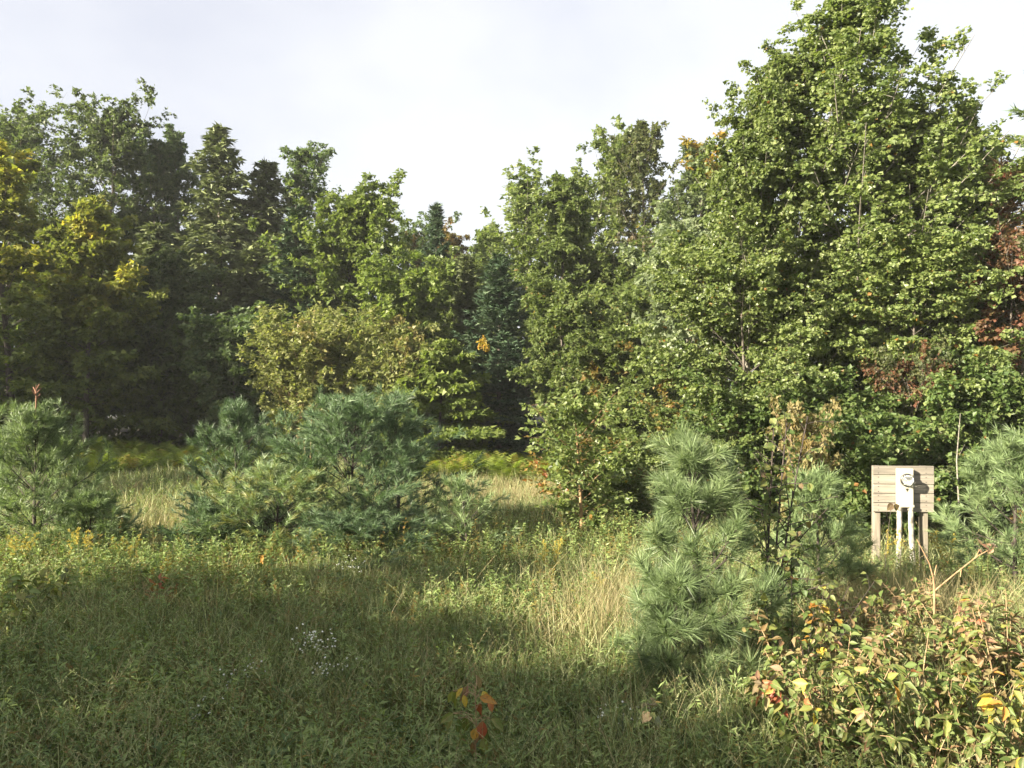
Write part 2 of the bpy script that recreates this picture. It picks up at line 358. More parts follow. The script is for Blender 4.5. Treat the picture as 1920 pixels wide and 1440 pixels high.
nx, ny = len(gx), len(gy); q = (np.arange(ny - 1)[:, None] * nx + np.arange(nx - 1)[None]).ravel()
link('ground', mesh('ground', V, [np.stack([q, q + 1, q + nx + 1, q + nx], 1)], M['ground'], smooth=True), kind='structure')

# ---------------------------------------------------------------- woods behind and woods outside the frame
def leafcloud(rng, n, box, top, ls, lw=.7):
    (x0, x1), (y0, y1) = box
    x = rng.uniform(x0, x1, n); y = rng.uniform(y0, y1, n)
    h = top(x, y); z = h * rng.random(n) ** .75
    # clumps: keep leaves near clump centres
    cl = np.stack([x, y, z], 1)
    k = n // 40
    cen = cl[:k]; P = cen[rng.integers(0, k, n)] + rng.normal(0, .55, (n, 3)) * [1, 1, .7]
    P[:, 2] = np.maximum(P[:, 2], .05)
    D = rng.normal(0, 1, (n, 3)); Nn = rng.normal(0, .6, (n, 3)); Nn[:, 2] += .7
    L = ls * rng.uniform(.6, 1.3, n)
    return (*leafVF(P, D, Nn, L * 1.2, L * 1.2 * lw, kind='needle'), {'tint': np.clip(rng.normal(.35, .2, n), 0, 1), 'turn': np.zeros(n)})
rng = R_(5)
sk = lambda x, y: 7.5 + 1.5 * np.sin(x * .35 + 1) + np.where(x < -10, 4, 0) + np.where(x > 4, 1.5, 0)
lv, lf, a_ = leafcloud(rng, 36000, ((-50, 50), (46, 56)), sk, .62)
link('woodland', mesh('woodland', lv, lf, M['birch'], a_), kind='stuff', label='dense dark woodland filling the depth behind the trees')
# trees beyond the left and rear edges of the view, whose shade falls over the meadow and the left wood
rng = R_(9); parts = []; tin = []
def blob_tree(x, y, H, R, n, ls):
    k = 60
    cz = rng.uniform(.12, 1, k); rr = R * np.interp(cz, [.1, .35, .7, 1], [.7, 1, .95, .6]) * np.sqrt(rng.random(k)); aa = rng.uniform(0, 6.28, k)
    cen = np.stack([x + rr * np.cos(aa), y + rr * np.sin(aa), cz * H], 1)
    P = cen[rng.integers(0, k, n)] + rng.normal(0, R * .16, (n, 3)); P[:, 2] = np.maximum(P[:, 2], .1)
    D = rng.normal(0, 1, (n, 3)); Nn = rng.normal(0, .6, (n, 3)); Nn[:, 2] += .7
    L = ls * rng.uniform(.7, 1.3, n)
    parts.append(leafVF(P, D, Nn, L * 1.2, L, kind='needle')); tin.append(np.clip(rng.normal(.4, .2, n), 0, 1))
    parts.append(tubeVF(Br(np.array([[x, y, -.2]]), np.array([[0, 0, 1.]]), np.array([H * .9]), np.zeros((1, 3)), np.array([H * .014])), 4, 6, .2)); tin.append(np.zeros(len(parts[-1][1][0])))
for x, y, H, R in [(-30, 17, 13, 4.5), (-34, 24, 14, 5), (-27.5, 22, 11.5, 4), (-38, 31, 15, 5), (-25, 12.5, 8, 3)]: blob_tree(x, y, H, R, 3200, .34)
for k_, n_ in enumerate(np.arange(.4, 10.5, 1.15)):
    u_ = -7.0 - .5 * (k_ % 2); blob_tree(u_ * .848 - n_ * .53, u_ * .53 + n_ * .848, float(np.interp(n_, [0, 3.4, 4.6, 6, 7, 8.4, 9.2, 11.5], [4.9, 5.0, 5.0, 4.9, 4.7, 4.7, 5.4, 5.6])) - .2 * (k_ % 2), 1.25, 2500, .22)
V, Fs = joinVF(parts)
order = [f.shape[1] for f in Fs]
link('woodland', mesh('woodland_edge', V, Fs, M['birch'], {'tint': np.clip(R_(77).normal(.4, .2, sum(map(len, Fs))), 0, 1), 'turn': np.zeros(sum(map(len, Fs)))}), kind='stuff', label='leafy woodland edge standing to the left of the meadow')

# ---------------------------------------------------------------- the trees
def turn_top(h0, dens=.8):
    return lambda P, H, R, b, g: np.clip((P[:, 2] / H - h0) / (1 - h0) * 1.6, 0, 1) * (b < dens) * g.uniform(.4, 1, len(P))
def turn_rim(r0, dens=.6):
    return lambda P, H, R, b, g: np.clip((np.hypot(P[:, 0], P[:, 1]) / R - r0) * 2.2, 0, 1) * (b < dens) * g.uniform(.3, 1, len(P))
def turn_gold(h0): return lambda P, H, R, b, g: np.clip((P[:, 2] / H - h0) / (1 - h0) * 1.5, 0, 1) * np.where(b < .18, .9, .08 + .35 * b) * g.uniform(.4, 1, len(P))
def turn_some(dens): return lambda P, H, R, b, g: (b < dens) * g.uniform(.3, 1, len(P)) + (g.random(len(P)) < .01) * .9
def turn_spots(d): return lambda P, H, R, b, g: (g.random(len(P)) < d) * g.uniform(.5, 1, len(P))
def turn_low(h1): return lambda P, H, R, b, g: np.clip((h1 - P[:, 2] / H) * 4, 0, 1) * (b < .6) * g.uniform(.5, 1, len(P))
SEED = [100]
def broad(name, label, px, top, width, d, leafm, bark='bark', group='trees of the wood edge', cat='tree', xo=0, **k):
    SEED[0] += 1; rng = R_(SEED[0])
    x = at(px, d); H = zt(top, d) - float(ground_z(x, d)); R = width / 2 / F_PX * d
    return plant(name, label, cat, x, d, fit(broadleaf(rng, H * .97, R, **k), H, R * 1.04), leafm, bark, group)
def coni(name, label, px, top, width, d, leafm='spruce', group='trees of the wood edge', **k):
    SEED[0] += 1; rng = R_(SEED[0])
    x = at(px, d); H = zt(top, d) - float(ground_z(x, d)); R = width / 2 / F_PX * d
    return plant(name, label, 'tree', x, d, fit(conifer(rng, H, R, **k), H, R), leafm, 'bark', group)
FAR = dict(n1=62, n2=8, n3=6, nl=13, ls=.155, lw=.85, twig=.4, l2=.38, limbs_seen=0, kind='needle', limb_curve=.16)
MID = dict(n1=54, n2=8, n3=6, nl=12, ls=.15, lw=.8, twig=.34, l2=.42, limbs_seen=0, kind='needle')
# back row, left to right
broad('maple_tree', 'tall green maple at the far left, its rounded top highest above the orange tinged one', 20, 135, 330, 43, 'maple', prof='oval', **{**FAR, 'n1': 90})
broad('maple_tree', 'bluish green maple with a rounded crown just right of the tallest left maple', 172, 158, 240, 41, 'maple', prof='oval', **{**FAR, 'n1': 84})
broad('maple_tree', 'golden topped maple with layered boughs at the left edge of the photo', 25, 262, 300, 31, 'goldmaple', prof='cone', flat=.6, turn=turn_gold(.4), **{**FAR, 'n2': 9, 'limb_curve': 0})
broad('maple_tree', 'smaller maple with a bright orange pointed top in the shaded left wood', 160, 362, 250, 29.5, 'goldmaple', prof='cone', flat=.6, turn=turn_gold(.45), **{**FAR, 'n2': 9, 'limb_curve': 0})
broad('ash_tree', 'grey green ash between the bluish maple and a thin see-through crown', 262, 258, 150, 42, 'ash', prof='oval', **FAR)
broad('ash_tree', 'thin ash with sky showing through its narrow crown, left of the hemlock', 338, 236, 125, 43, 'ash', 'palebark', prof='oval', **{**FAR, 'nl': 6})
coni('hemlock_tree', 'tall olive hemlock with a ragged pointed top in the left wood', 413, 243, 250, 40, 'hemlock', power=.6, n1=150, n2=8, nl=16, ls=.26, lw=.11, droop=.25, curve=-.08, a_bot=95)
coni('hemlock_tree', 'blunt topped olive hemlock close to the right of the taller hemlock', 482, 305, 230, 41, 'hemlock', n1=140, n2=8, nl=15, ls=.26, lw=.11, droop=.25, curve=-.08, power=.55)
broad('ash_tree', 'loose crowned ash standing above the small spruce, left of the bright maple', 556, 268, 150, 43, 'ash', prof='oval', **{**FAR, 'nl': 7})
coni('spruce_tree', 'grey green spruce with a slender tip in front of the loose crowned ash', 553, 388, 190, 34, n1=90, n2=12, nl=24, ls=.17, lw=.05)
broad('maple_tree', 'bright sunlit green maple, a tall dome in the middle of the wood', 640, 332, 235, 35, 'bright', prof=[(0, .9), (.3, 1), (.6, .82), (.85, .48), (1, .08)], a1=(82, 15), **{**FAR, 'n1': 100})
broad('maple_tree', 'lower sunlit green maple leaning out right of the bright dome shaped one', 735, 478, 180, 32, 'bright', prof='round', **FAR)
broad('maple_tree', 'hazy rounded maple farther back between the bright maple and the dark spire', 748, 388, 165, 50, 'ash', prof='round', turn=turn_top(.8, .4), **FAR)
coni('spruce_tree', 'dark spruce whose thin spire stands alone in the gap of the skyline', 822, 384, 150, 40, n1=90, n2=12, nl=24, ls=.2, lw=.055)
broad('maple_tree', 'small far maple with a brownish top right of the dark spire', 858, 418, 90, 50, 'ash', prof='round', turn=turn_top(.75, .8), **FAR)
broad('birch_tree', 'low green birch filling the dip of the skyline left of the pale trunked aspen', 905, 425, 120, 44, 'birch', prof='oval', **FAR)
broad('aspen_tree', 'aspen with a pale straight trunk and an airy crown, left of the narrow column birch', 985, 306, 175, 38, 'aspen', 'palebark', prof=[(0, .7), (.5, 1), (.8, .75), (.93, .4), (1, .08)], rtrunk=.16, a1=(60, 8), **{**FAR, 'limb_curve': .3, 'nl': 7})
broad('birch_tree', 'olive birch rising as a narrow column beside the pale trunked aspen', 1052, 330, 120, 31, 'birch', prof=[(0, .8), (.5, 1), (.72, .85), (.86, .5), (.95, .22), (1, .03)], a1=(60, 15), **{**FAR, 'ls': .14, 'twig': .25})
broad('aspen_tree', 'two stemmed aspen with twin feathery tops against the pale sky', 1128, 240, 175, 38, 'aspen', 'palebark', prof=[(0, .8), (.5, 1), (.72, .85), (.86, .5), (.95, .22), (1, .03)], stems=2, spread=.03, a1=(55, 8), rtrunk=.16, **{**FAR, 'limb_curve': .3, 'nl': 7, 'n1': 90, 'ls': .15, 'twig': .25})
broad('cherry_tree', 'thin dark cherry with reddish lower leaves, spire like against the sky', 1207, 230, 125, 36, 'redmaple', prof=[(0, .8), (.5, 1), (.72, .85), (.86, .5), (.95, .22), (1, .03)], turn=turn_low(.75), a1=(65, 25), **{**FAR, 'nl': 6, 'n1': 70, 'ls': .14, 'twig': .2})
broad('maple_tree', 'rounded maple with orange tinged top leaves left of the great aspen', 1318, 262, 165, 34, 'maple', prof='oval', turn=turn_top(.9, .25), a1=(65, 8), **FAR)
# fill behind the left shade and below the crowns
coni('hemlock_tree', 'dark drooping hemlock deep in the shade of the left wood', 300, 420, 260, 37, 'hemlock', n1=70, n2=12, nl=22, ls=.3, lw=.12, droop=.25, curve=-.08)
broad('maple_tree', 'shaded maple with a few sunlit sprays left of the grey willow', 300, 470, 170, 33, 'maple', prof='oval', flat=.5, **FAR)
coni('hemlock_tree', 'dark hemlock standing behind the yellowish willow shrubs', 470, 470, 220, 36, 'hemlock', n1=70, n2=12, nl=20, ls=.3, lw=.12, droop=.2)
broad('birch_tree', 'mid green birch below the skyline dip behind the small pines', 870, 470, 150, 36, 'aspen', prof='oval', **FAR)
broad('birch_tree', 'green birch of middle height between the two pale trunked aspens', 1150, 430, 190, 31, 'birch', prof='oval', turn=turn_spots(.02), **FAR)
broad('birch_tree', 'dense birch below the thin dark cherry', 1230, 480, 190, 28, 'birch', prof='oval', turn=turn_some(.05), **FAR)
# middle row
broad('willow_shrub', 'grey green willow at the edge of the dark wood, left of the yellowish shrubs', 445, 560, 150, 30, 'ash', prof='oval', cat='shrub', group='shrubs before the wood', **MID)
broad('willow_shrub', 'tall yellowish willow shrub with bare stems showing above the middle pines', 580, 565, 200, 27, 'willow', 'drystem', prof='round', stems=9, spread=.16, cat='shrub', group='shrubs before the wood', a1=(50, 20), cb=.25, turn=turn_some(.12), **{**MID, 'ls': .11, 'n1': 90, 'nl': 10})
broad('willow_shrub', 'yellow green willow shrub right of the taller one with bare stems', 760, 580, 140, 26.6, 'willow', 'drystem', prof='round', stems=7, spread=.13, cat='shrub', group='shrubs before the wood', a1=(50, 20), cb=.2, turn=turn_some(.12), **{**MID, 'ls': .12, 'n1': 70, 'nl': 7})
broad('beech_tree', 'sunlit young beech with level layered boughs above the fern bank', 820, 640, 215, 26, 'beech', prof='cone', flat=.9, group='shrubs before the wood', a1=(92, 60), **{**MID, 'n1': 64, 'ls': .13, 'limb_curve': -.05})
coni('spruce_tree', 'dark spruce in the centre with boughs down to the fern bank', 935, 478, 230, 28.5, n1=110, n2=12, nl=24, ls=.15, lw=.045)
coni('spruce_tree', 'slender light green spruce behind the dark centre spruce', 880, 478, 120, 33, 'hemlock', n1=80, n2=10, nl=20, ls=.17, lw=.05)
broad('birch_tree', 'bushy birch with small glinting leaves right of the dark centre spruce', 1060, 510, 160, 25, 'birch', prof='oval', group='shrubs before the wood', turn=turn_spots(.02), **{**MID, 'ls': .095, 'nl': 17})
broad('birch_tree', 'leafy birch behind the slim sapling with the orange trunk', 1150, 600, 175, 22, 'birch', prof='oval', group='shrubs before the wood', turn=turn_some(.06), **{**MID, 'ls': .095, 'nl': 17})
broad('poplar_tree', 'poplar with whitish green leaves left of the great aspen', 1300, 395, 190, 23, 'pale', 'palebark', prof='oval', turn=turn_some(.05), **{**MID, 'ls': .13})
broad('birch_sapling', 'slim birch sapling with an orange lit trunk in the middle of the meadow', 1092, 728, 175, 13.6, 'aspen', 'orangebark', prof='oval', cat='sapling', group=None, a1=(70, 25), turn=turn_some(.06), cb=.12, rtrunk=.036, n1=34, n2=7, n3=5, nl=4, ls=.085, twig=.2)
# the great aspen and its neighbours
BIG = dict(jit=(.72, 1.1), limb_curve=.28, l2=.34, n1=80, n2=10, n3=7, nl=12, ls=.068, lw=.95, twig=.26, hang=.45, upn=.35)
broad('aspen_tree', 'great aspen on the right, the tallest tree, its top touching the upper edge', 1668, 14, 425, 17.5, 'aspen', 'palebark', group='aspens on the right', prof=[(0, .8), (.3, 1), (.5, .9), (.7, .68), (.86, .4), (.95, .2), (1, .04)], stems=3, spread=.03, a1=(75, 12), turn=turn_spots(.004), rtrunk=.16, **{**BIG, 'n1': 190})
broad('aspen_tree', 'aspen forming the left shoulder of the great aspen', 1488, 92, 250, 16.8, 'aspen', 'palebark', group='aspens on the right', prof=[(0, .7), (.4, 1), (.65, .85), (.85, .5), (1, .06)], a1=(70, 12), turn=turn_spots(.004), rtrunk=.10, **{**BIG, 'n1': 90})
broad('aspen_tree', 'smaller aspen on the outer left shoulder of the great aspen', 1385, 215, 210, 16.5, 'aspen', 'palebark', group='aspens on the right', prof=[(0, .7), (.4, 1), (.65, .85), (.85, .5), (1, .06)], a1=(70, 12), turn=turn_spots(.004), rtrunk=.08, **{**BIG, 'n1': 60})
broad('aspen_tree', 'aspen forming the right flank of the great aspen', 1800, 190, 140, 18, 'aspen', 'palebark', group='aspens on the right', prof=[(0, .7), (.4, 1), (.65, .85), (.85, .5), (1, .06)], a1=(65, 12), turn=turn_spots(.01), rtrunk=.10, **{**BIG, 'n1': 56})
broad('maple_tree', 'broad bushy maple bulging out below the left shoulder of the great aspen', 1410, 400, 360, 16, 'aspen', group='aspens on the right', prof='round', turn=turn_spots(.008), cb=.1, flat=.55, a1=(90, 35), **{**BIG, 'n1': 42, 'n2': 15, 'nl': 14, 'limb_curve': .02, 'l2': .45})
broad('maple_tree', 'leafy maple low on the right under the great aspen', 1700, 430, 330, 15.6, 'aspen', group='aspens on the right', prof='round', turn=turn_spots(.02), cb=.1, flat=.55, a1=(90, 35), **{**BIG, 'n1': 36, 'n2': 14, 'nl': 13, 'limb_curve': .02, 'l2': .45})
broad('maple_tree', 'maple with dull red and rust leaves at the right edge of the photo', 1890, 430, 170, 15.4, 'redmaple', group='aspens on the right', prof='round', turn=turn_some(.35), **{**BIG, 'n1': 36, 'nl': 8})
coni('pine_tree', 'browning pine behind the right flank of the great aspen', 1900, 300, 170, 16.6, 'brownpine', n1=60, n2=9, nl=20, ls=.2, lw=.03, turn=turn_some(.3), power=.5, group=None)
coni('pine_tree', 'tall pine of which only green bough tips reach in at the right edge', 1975, 60, 210, 20, 'pine', n1=40, n2=9, nl=24, ls=.2, lw=.03, power=.5, group=None)
# shrubs behind the meter board
SH = dict(prof='round', cat='shrub', group='leafy shrubs behind the meter board', n1=27, n2=11, n3=6, nl=8, ls=.088, lw=.75, twig=.22, cb=.06, hang=.2, l2=.45, flat=.3)
for px, top, wd, d, lab, mt_, tn in [
    (1250, 700, 210, 16.5, 'leafy shrub right of the orange trunked birch sapling', 'birch', .03),
    (1395, 680, 210, 15, 'leafy shrub behind the tall near pine', 'shrub', .03),
    (1545, 690, 210, 14.6, 'leafy shrub behind the withered tan shrub', 'shrub', .04),
    (1665, 740, 190, 13.8, 'dense green shrub right behind the meter board', 'shrub', .05),
    (1790, 690, 220, 14.4, 'green shrub right of the meter board', 'shrub', .08),
    (1905, 650, 220, 14, 'green shrub at the right edge behind the young pine', 'shrub', .1),
    (1160, 820, 170, 15.5, 'low shrub behind the right side of the birch sapling', 'birch', .08)]:
    broad('leafy_shrub', lab, px, top, wd, d, mt_, turn=turn_some(tn), **SH)
broad('withered_shrub', 'withered tan shrub left of the meter board behind the near pine', 1505, 742, 105, 12.3, 'dryleaf', 'drystem', prof='vase', stems=5, spread=.12, cat='shrub', group=None, turn=turn_some(.15), n1=45, n2=6, n3=4, nl=5, ls=.08, twig=.2, cb=.2)

# shaded understorey at the foot of the left wood
rng = R_(6)
lv, lf, a_ = leafcloud(rng, 24000, ((-30, -7), (31.5, 34.5)), lambda x, y: 5.0 + 1.0 * np.sin(x * .7), .24)
link('understorey', mesh('understorey', lv, lf, M['birch'], a_), kind='stuff', label='dark leafy understorey at the foot of the left wood')
# ---------------------------------------------------------------- young pines
def pine(label, px, top, width, d, seed, group='young pines in the meadow', leafm='pine', **k):
    rng = R_(seed); x = at(px, d); H = zt(top, d) - float(ground_z(x, d)); R = width / 2 / F_PX * d
    return plant('young_pine', label, 'pine', x, d, fit(youngpine(rng, H * .95, R, **k), H, R * 1.05), leafm, 'darkstem', group, crown='needles')
PN = dict(whorls=6, per=6, n2=6, n3=2, npn=48, nlen=.14, nw=.009, st=(.85, .6, .4, .25), ang=42)
yl = lambda P, H, R, b, g: (b < .25) * g.uniform(.2, .8, len(P))
p_left = pine('young pine at the left edge with a rusty dead leader', 62, 748, 285, 12.3, 1, **{**PN, 'whorls': 8, 'per': 7, 'n2': 6})
pine('low young pine in front of the one with the rusty leader', 165, 910, 170, 12.1, 12, **{**PN, 'whorls': 5})
pine('bluish young pine, the left one of the big middle clump', 445, 745, 220, 14.2, 2, leafm='bluepine', **PN)
pine('tallest young pine of the middle clump with a soft rounded top', 650, 728, 340, 13.4, 3, leafm='bluepine', **{**PN, 'whorls': 8, 'n2': 7})
pine('young pine with yellowish inner needles in front of the middle clump', 520, 850, 270, 12.7, 4, turn=yl, **PN)
pine('young pine on the right side of the middle clump with a thin spire', 750, 722, 180, 13.9, 5, leafm='bluepine', **{**PN, 'n2': 5})
pine('low dark young pine at the front foot of the middle clump', 680, 935, 300, 12.2, 6, leafm='bluepine', **{**PN, 'whorls': 6})
pine('low young pine at the left foot of the middle clump beside the lit grass', 405, 925, 210, 12.6, 7, leafm='bluepine', **{**PN, 'whorls': 5})
pine('small sparse young pine standing apart right of the middle clump', 880, 880, 170, 12.6, 8, **{**PN, 'whorls': 4, 'n2': 3})
NP = dict(whorls=5, per=6, n2=4, n3=1, npn=150, nlen=.19, nw=.0065, st=(.88, .68, .5, .3), ang=52, pro=[1.1, 1.05, .7, .35, .15])
pine('large near pine with long pale needles beside the dry grass', 1318, 795, 300, 7.6, 9, group=None, **NP)
pine('low near pine with bushy pale tufts at the edge of the dry grass', 1268, 1035, 190, 7.15, 19, group=None, **{**NP, 'whorls': 4, 'per': 7, 'n2': 4, 'pro': [1, 1, .9, .7, .4]})
pine('young pine between the near long needled pine and the meter board', 1540, 870, 175, 9.6, 10, group=None, **{**PN, 'npn': 60, 'nw': .008})
pine('young pine at the right edge, right of the meter board', 1905, 800, 250, 10.6, 11, group=None, **{**PN, 'npn': 60, 'nw': .009, 'nlen': .15})

# ---------------------------------------------------------------- meadow grass, weeds, ferns
def in_frame(rng, n, y0, y1, margin=1.12, pw=1.0):
    # even over the picture: nearer ground gets more blades per square metre
    u = rng.random(n); y = y0 * (y1 / y0) ** (u ** pw)
    x = rng.uniform(-1, 1, n) * y * .637 * margin + rng.normal(0, .15, n)
    return x, y
def dryness(x, y):
    v = .5 * vnoise(x * 1.1, y * 1.1, 3) + .5 * vnoise(x * 3.2, y * 3.2, 4) - .12 + .12 * (y > 12)
    b = np.exp(-(((x - 1.15) / .75) ** 2 + ((y - 9.2) / 1.7) ** 2)) * 1.1
    b += np.exp(-(((x + 6.6) / 1.6) ** 2 + ((y - 16) / 2.2) ** 2)) * 1.0
    b += np.exp(-(((x + .3) / 2.5) ** 2 + ((y - 20) / 3.0) ** 2)) * .9
    b += np.exp(-(((x + .2) / 1.0) ** 2 + ((y - 8.6) / .5) ** 2)) * .55
    b += np.exp(-(((x - 4.6) / .8) ** 2 + ((y - 9.6) / 1.0) ** 2)) * .9
    b += np.exp(-(((x + .8) / .5) ** 2 + ((y - 9.9) / .4) ** 2)) * .6
    return np.clip(v * .9 + b, 0, 1.2)
def blades(rng, x, y, h, wd, tint, turn, lean=.35):
    n = len(x); z = ground_z(x, y) - .02
    a = rng.uniform(0, 6.28, n); ln = lean * rng.uniform(.1, 1.3, n)
    D = np.stack([np.cos(a) * ln, np.sin(a) * ln, np.ones(n)], 1); D = nrm(D)
    b = a + rng.normal(0, 1.2, n) + 1.57
    Sd = np.stack([np.cos(b), np.sin(b), 0 * b], 1) * (wd / 2)[:, None]
    P = np.stack([x, y, z], 1); m_ = P + D * (h * .55)[:, None]
    D2 = D.copy(); D2[:, :2] *= 2.4; D2[:, 2] -= .15; D2 = nrm(D2)
    tp = m_ + D2 * (h * .5)[:, None]
    V = np.stack([P - Sd, P + Sd, m_ + Sd * .8, m_ - Sd * .8, tp], 1).reshape(-1, 3)
    k = np.arange(n)[:, None] * 5
    return V, [k + np.array([[0, 1, 2, 3]]), k + np.array([[3, 2, 4]])], np.concatenate([tint, tint]), np.concatenate([turn, turn])
def scatter(name, protos, mat, x, y, rot, scl, idx, label):
    """one object whose points carry copies of the tuft meshes"""
    P = np.stack([x, y, ground_z(x, y) - .015], 1)
    me = bpy.data.meshes.new(name); me.vertices.add(len(P)); me.vertices.foreach_set('co', P.astype(np.float32).ravel())
    for k, v in (('rot', rot), ('scl', scl), ('idx', idx)):
        a = me.attributes.new(k, 'FLOAT', 'POINT'); a.data.foreach_set('value', np.asarray(v, dtype=np.float32))
    me.materials.append(mat)
    o = link(name, me, kind='stuff', label=label)
    ng = bpy.data.node_groups.new(name, 'GeometryNodeTree')
    ng.interface.new_socket('Geometry', in_out='INPUT', socket_type='NodeSocketGeometry'); ng.interface.new_socket('Geometry', in_out='OUTPUT', socket_type='NodeSocketGeometry')
    nn = ng.nodes.new; l = ng.links.new
    gi, go, jn = nn('NodeGroupInput'), nn('NodeGroupOutput'), nn('GeometryNodeJoinGeometry')
    def attr(k):
        q = nn('GeometryNodeInputNamedAttribute'); q.data_type = 'FLOAT'; q.inputs[0].default_value = k; return q.outputs[0]
    ai, ar, as_ = attr('idx'), attr('rot'), attr('scl')
    cx = nn('ShaderNodeCombineXYZ'); l(ar, cx.inputs[2])
    for k, pm in enumerate(protos):
        po = bpy.data.objects.new(name + '_tuft', pm)
        inf = nn('GeometryNodeObjectInfo'); inf.inputs[0].default_value = po
        cmp_ = nn('FunctionNodeCompare'); cmp_.data_type = 'FLOAT'; cmp_.operation = 'EQUAL'; cmp_.inputs[1].default_value = k; cmp_.inputs['Epsilon'].default_value = .3
        l(ai, cmp_.inputs[0])
        ip = nn('GeometryNodeInstanceOnPoints')
        l(gi.outputs[0], ip.inputs['Points']); l(cmp_.outputs[0], ip.inputs['Selection']); l(inf.outputs['Geometry'], ip.inputs['Instance'])
        l(cx.outputs[0], ip.inputs['Rotation']); l(as_, ip.inputs['Scale']); l(ip.outputs[0], jn.inputs[0])
    l(jn.outputs[0], go.inputs[0])
    md = o.modifiers.new('scatter', 'NODES'); md.node_group = ng
    return o
def blade_tuft(rng, n, rad, h0, h1, wd, tint, turn, lean=.35, heads=0):
    x = rng.normal(0, rad, n); y = rng.normal(0, rad, n)
    h = rng.uniform(h0, h1, n)
    V, Fs, ti, tu = blades(rng, x, y, h, np.full(n, wd), np.where(rng.random(n) < .16, rng.uniform(.75, 1, n), np.clip(rng.normal(tint - .08, .2, n), 0, .8)), np.clip(rng.random(n) < turn, 0, 1) * rng.uniform(.5, 1, n), lean)
    V[:, 2] -= np.repeat(ground_z(x, y), 5)
    return mesh('tuft', V, Fs, M['grass'], {'tint': ti, 'turn': tu})
rng = R_(21)
protos = []
for wd in (.0075, .013):                    # fine tufts near, coarser ones farther off
    for k in range(4): protos.append(blade_tuft(rng, 38, .10, .10, .44, wd, .36 + .09 * k, .05 + .05 * k, .35 + .12 * k))
    for k in range(2): protos.append(blade_tuft(rng, 36, .10, .2, .5, wd, .5, .85, .25))
    for k in range(2): protos.append(blade_tuft(rng, 36, .10, .15, .45, wd, .5, .4, .3))
x, y = in_frame(rng, 18000, 4.6, 30, 1.25, .85); n = len(x)
dr = dryness(x, y) + rng.normal(0, .16, n)
idx = np.where(dr > .55, rng.integers(4, 6, n), np.where(dr > .32, rng.integers(6, 8, n), rng.integers(0, 4, n))) + 8 * (y > 10.5)
ok = (vnoise(x * 2.3, y * 2.3, 31) + .5 * vnoise(x * 5, y * 5, 32) > -.22) | (rng.random(n) < .25); x, y, dr, idx = x[ok], y[ok], dr[ok], idx[ok]; n = len(x)
scl = rng.uniform(.5, 1.35, n) * (1 + .5 * vnoise(x * 1.7, y * 1.7, 8)) * np.where((np.abs(x / y + .045) < .05) & (y < 6.2), .45, 1) * np.where((np.abs(x / y - .487) < .05) & (y > 9) & (y < 12), .45, 1)
scatter('grass', protos, M['grass'], x, y, rng.uniform(0, 6.28, n), scl, idx, 'mixed green and dry tan meadow grass')
protos = [blade_tuft(rng, 40, .09, .45, .95, .006, .5, .95, .3) for _ in range(3)] + [blade_tuft(rng, 40, .12, .35, .8, .006, .5, .7, .45) for _ in range(2)]
x = np.concatenate([rng.normal(4.25, .45, 110), rng.uniform(1.9, 4.6, 70), rng.normal(1.25, .45, 60), rng.normal(-.6, 1.2, 60), rng.normal(-6.6, .7, 60)])
y = np.concatenate([rng.normal(9.0, .5, 110), rng.uniform(5.2, 7.6, 70), rng.normal(9.4, .9, 60), rng.normal(19, 1.5, 60), rng.normal(16, 1.2, 60)])
n = len(x)
scatter('dry_grass', protos, M['grass'], x, y, rng.uniform(0, 6.28, n), rng.uniform(.6, 1.15, n), rng.integers(0, 5, n), 'tall dry tan grass standing in tufts')
def seed_stems(rng, n, h0, h1, tint, turn):
    x, y = rng.normal(0, .12, n), rng.normal(0, .12, n); a = rng.uniform(0, 6.28, n); ln = rng.uniform(.05, .5, n); h = rng.uniform(h0, h1, n)
    c = np.stack([np.cos(a) * .25, np.sin(a) * .25, np.full(n, -.12)], 1)
    B = Br(np.stack([x, y, 0 * x], 1), np.stack([np.cos(a) * ln, np.sin(a) * ln, np.ones(n)], 1), h, c, np.full(n, .0016))
    tv, tf = tubeVF(B, 5, 3, .6)
    j = np.repeat(np.arange(n), 16); t = rng.uniform(.72, 1.02, len(j)); P = B.pt(j, t); D = B.tan(j, t) + rng.normal(0, .45, P.shape)
    v, f = leafVF(P, D, rng.normal(0, 1, P.shape), .022, .006)
    V, F = joinVF([(v, f), (tv, tf)]); m_ = sum(map(len, F))
    return mesh('seed_stem', V, F, M['grass'], {'tint': np.clip(rng.normal(tint, .15, m_), 0, 1), 'turn': np.full(m_, turn)})
protos = [seed_stems(rng, 9, .35, .7, .75, .15) for _ in range(3)] + [seed_stems(rng, 9, .4, .8, .6, .9) for _ in range(3)] + [blade_tuft(rng, 22, .08, .35, .75, .005, .8, .1, .6) for _ in range(3)]
x, y = in_frame(rng, 2600, 4.7, 20, 1.15, .85); n = len(x)
scatter('seeding_grass', protos, M['grass'], x, y, rng.uniform(0, 6.28, n), rng.uniform(.6, 1.1, n), np.where(dryness(x, y) > .4, rng.integers(3, 6, n), rng.choice([0, 1, 2, 6, 7, 8, 3], n)), 'tall seeding grass stems and long arching blades in the meadow')
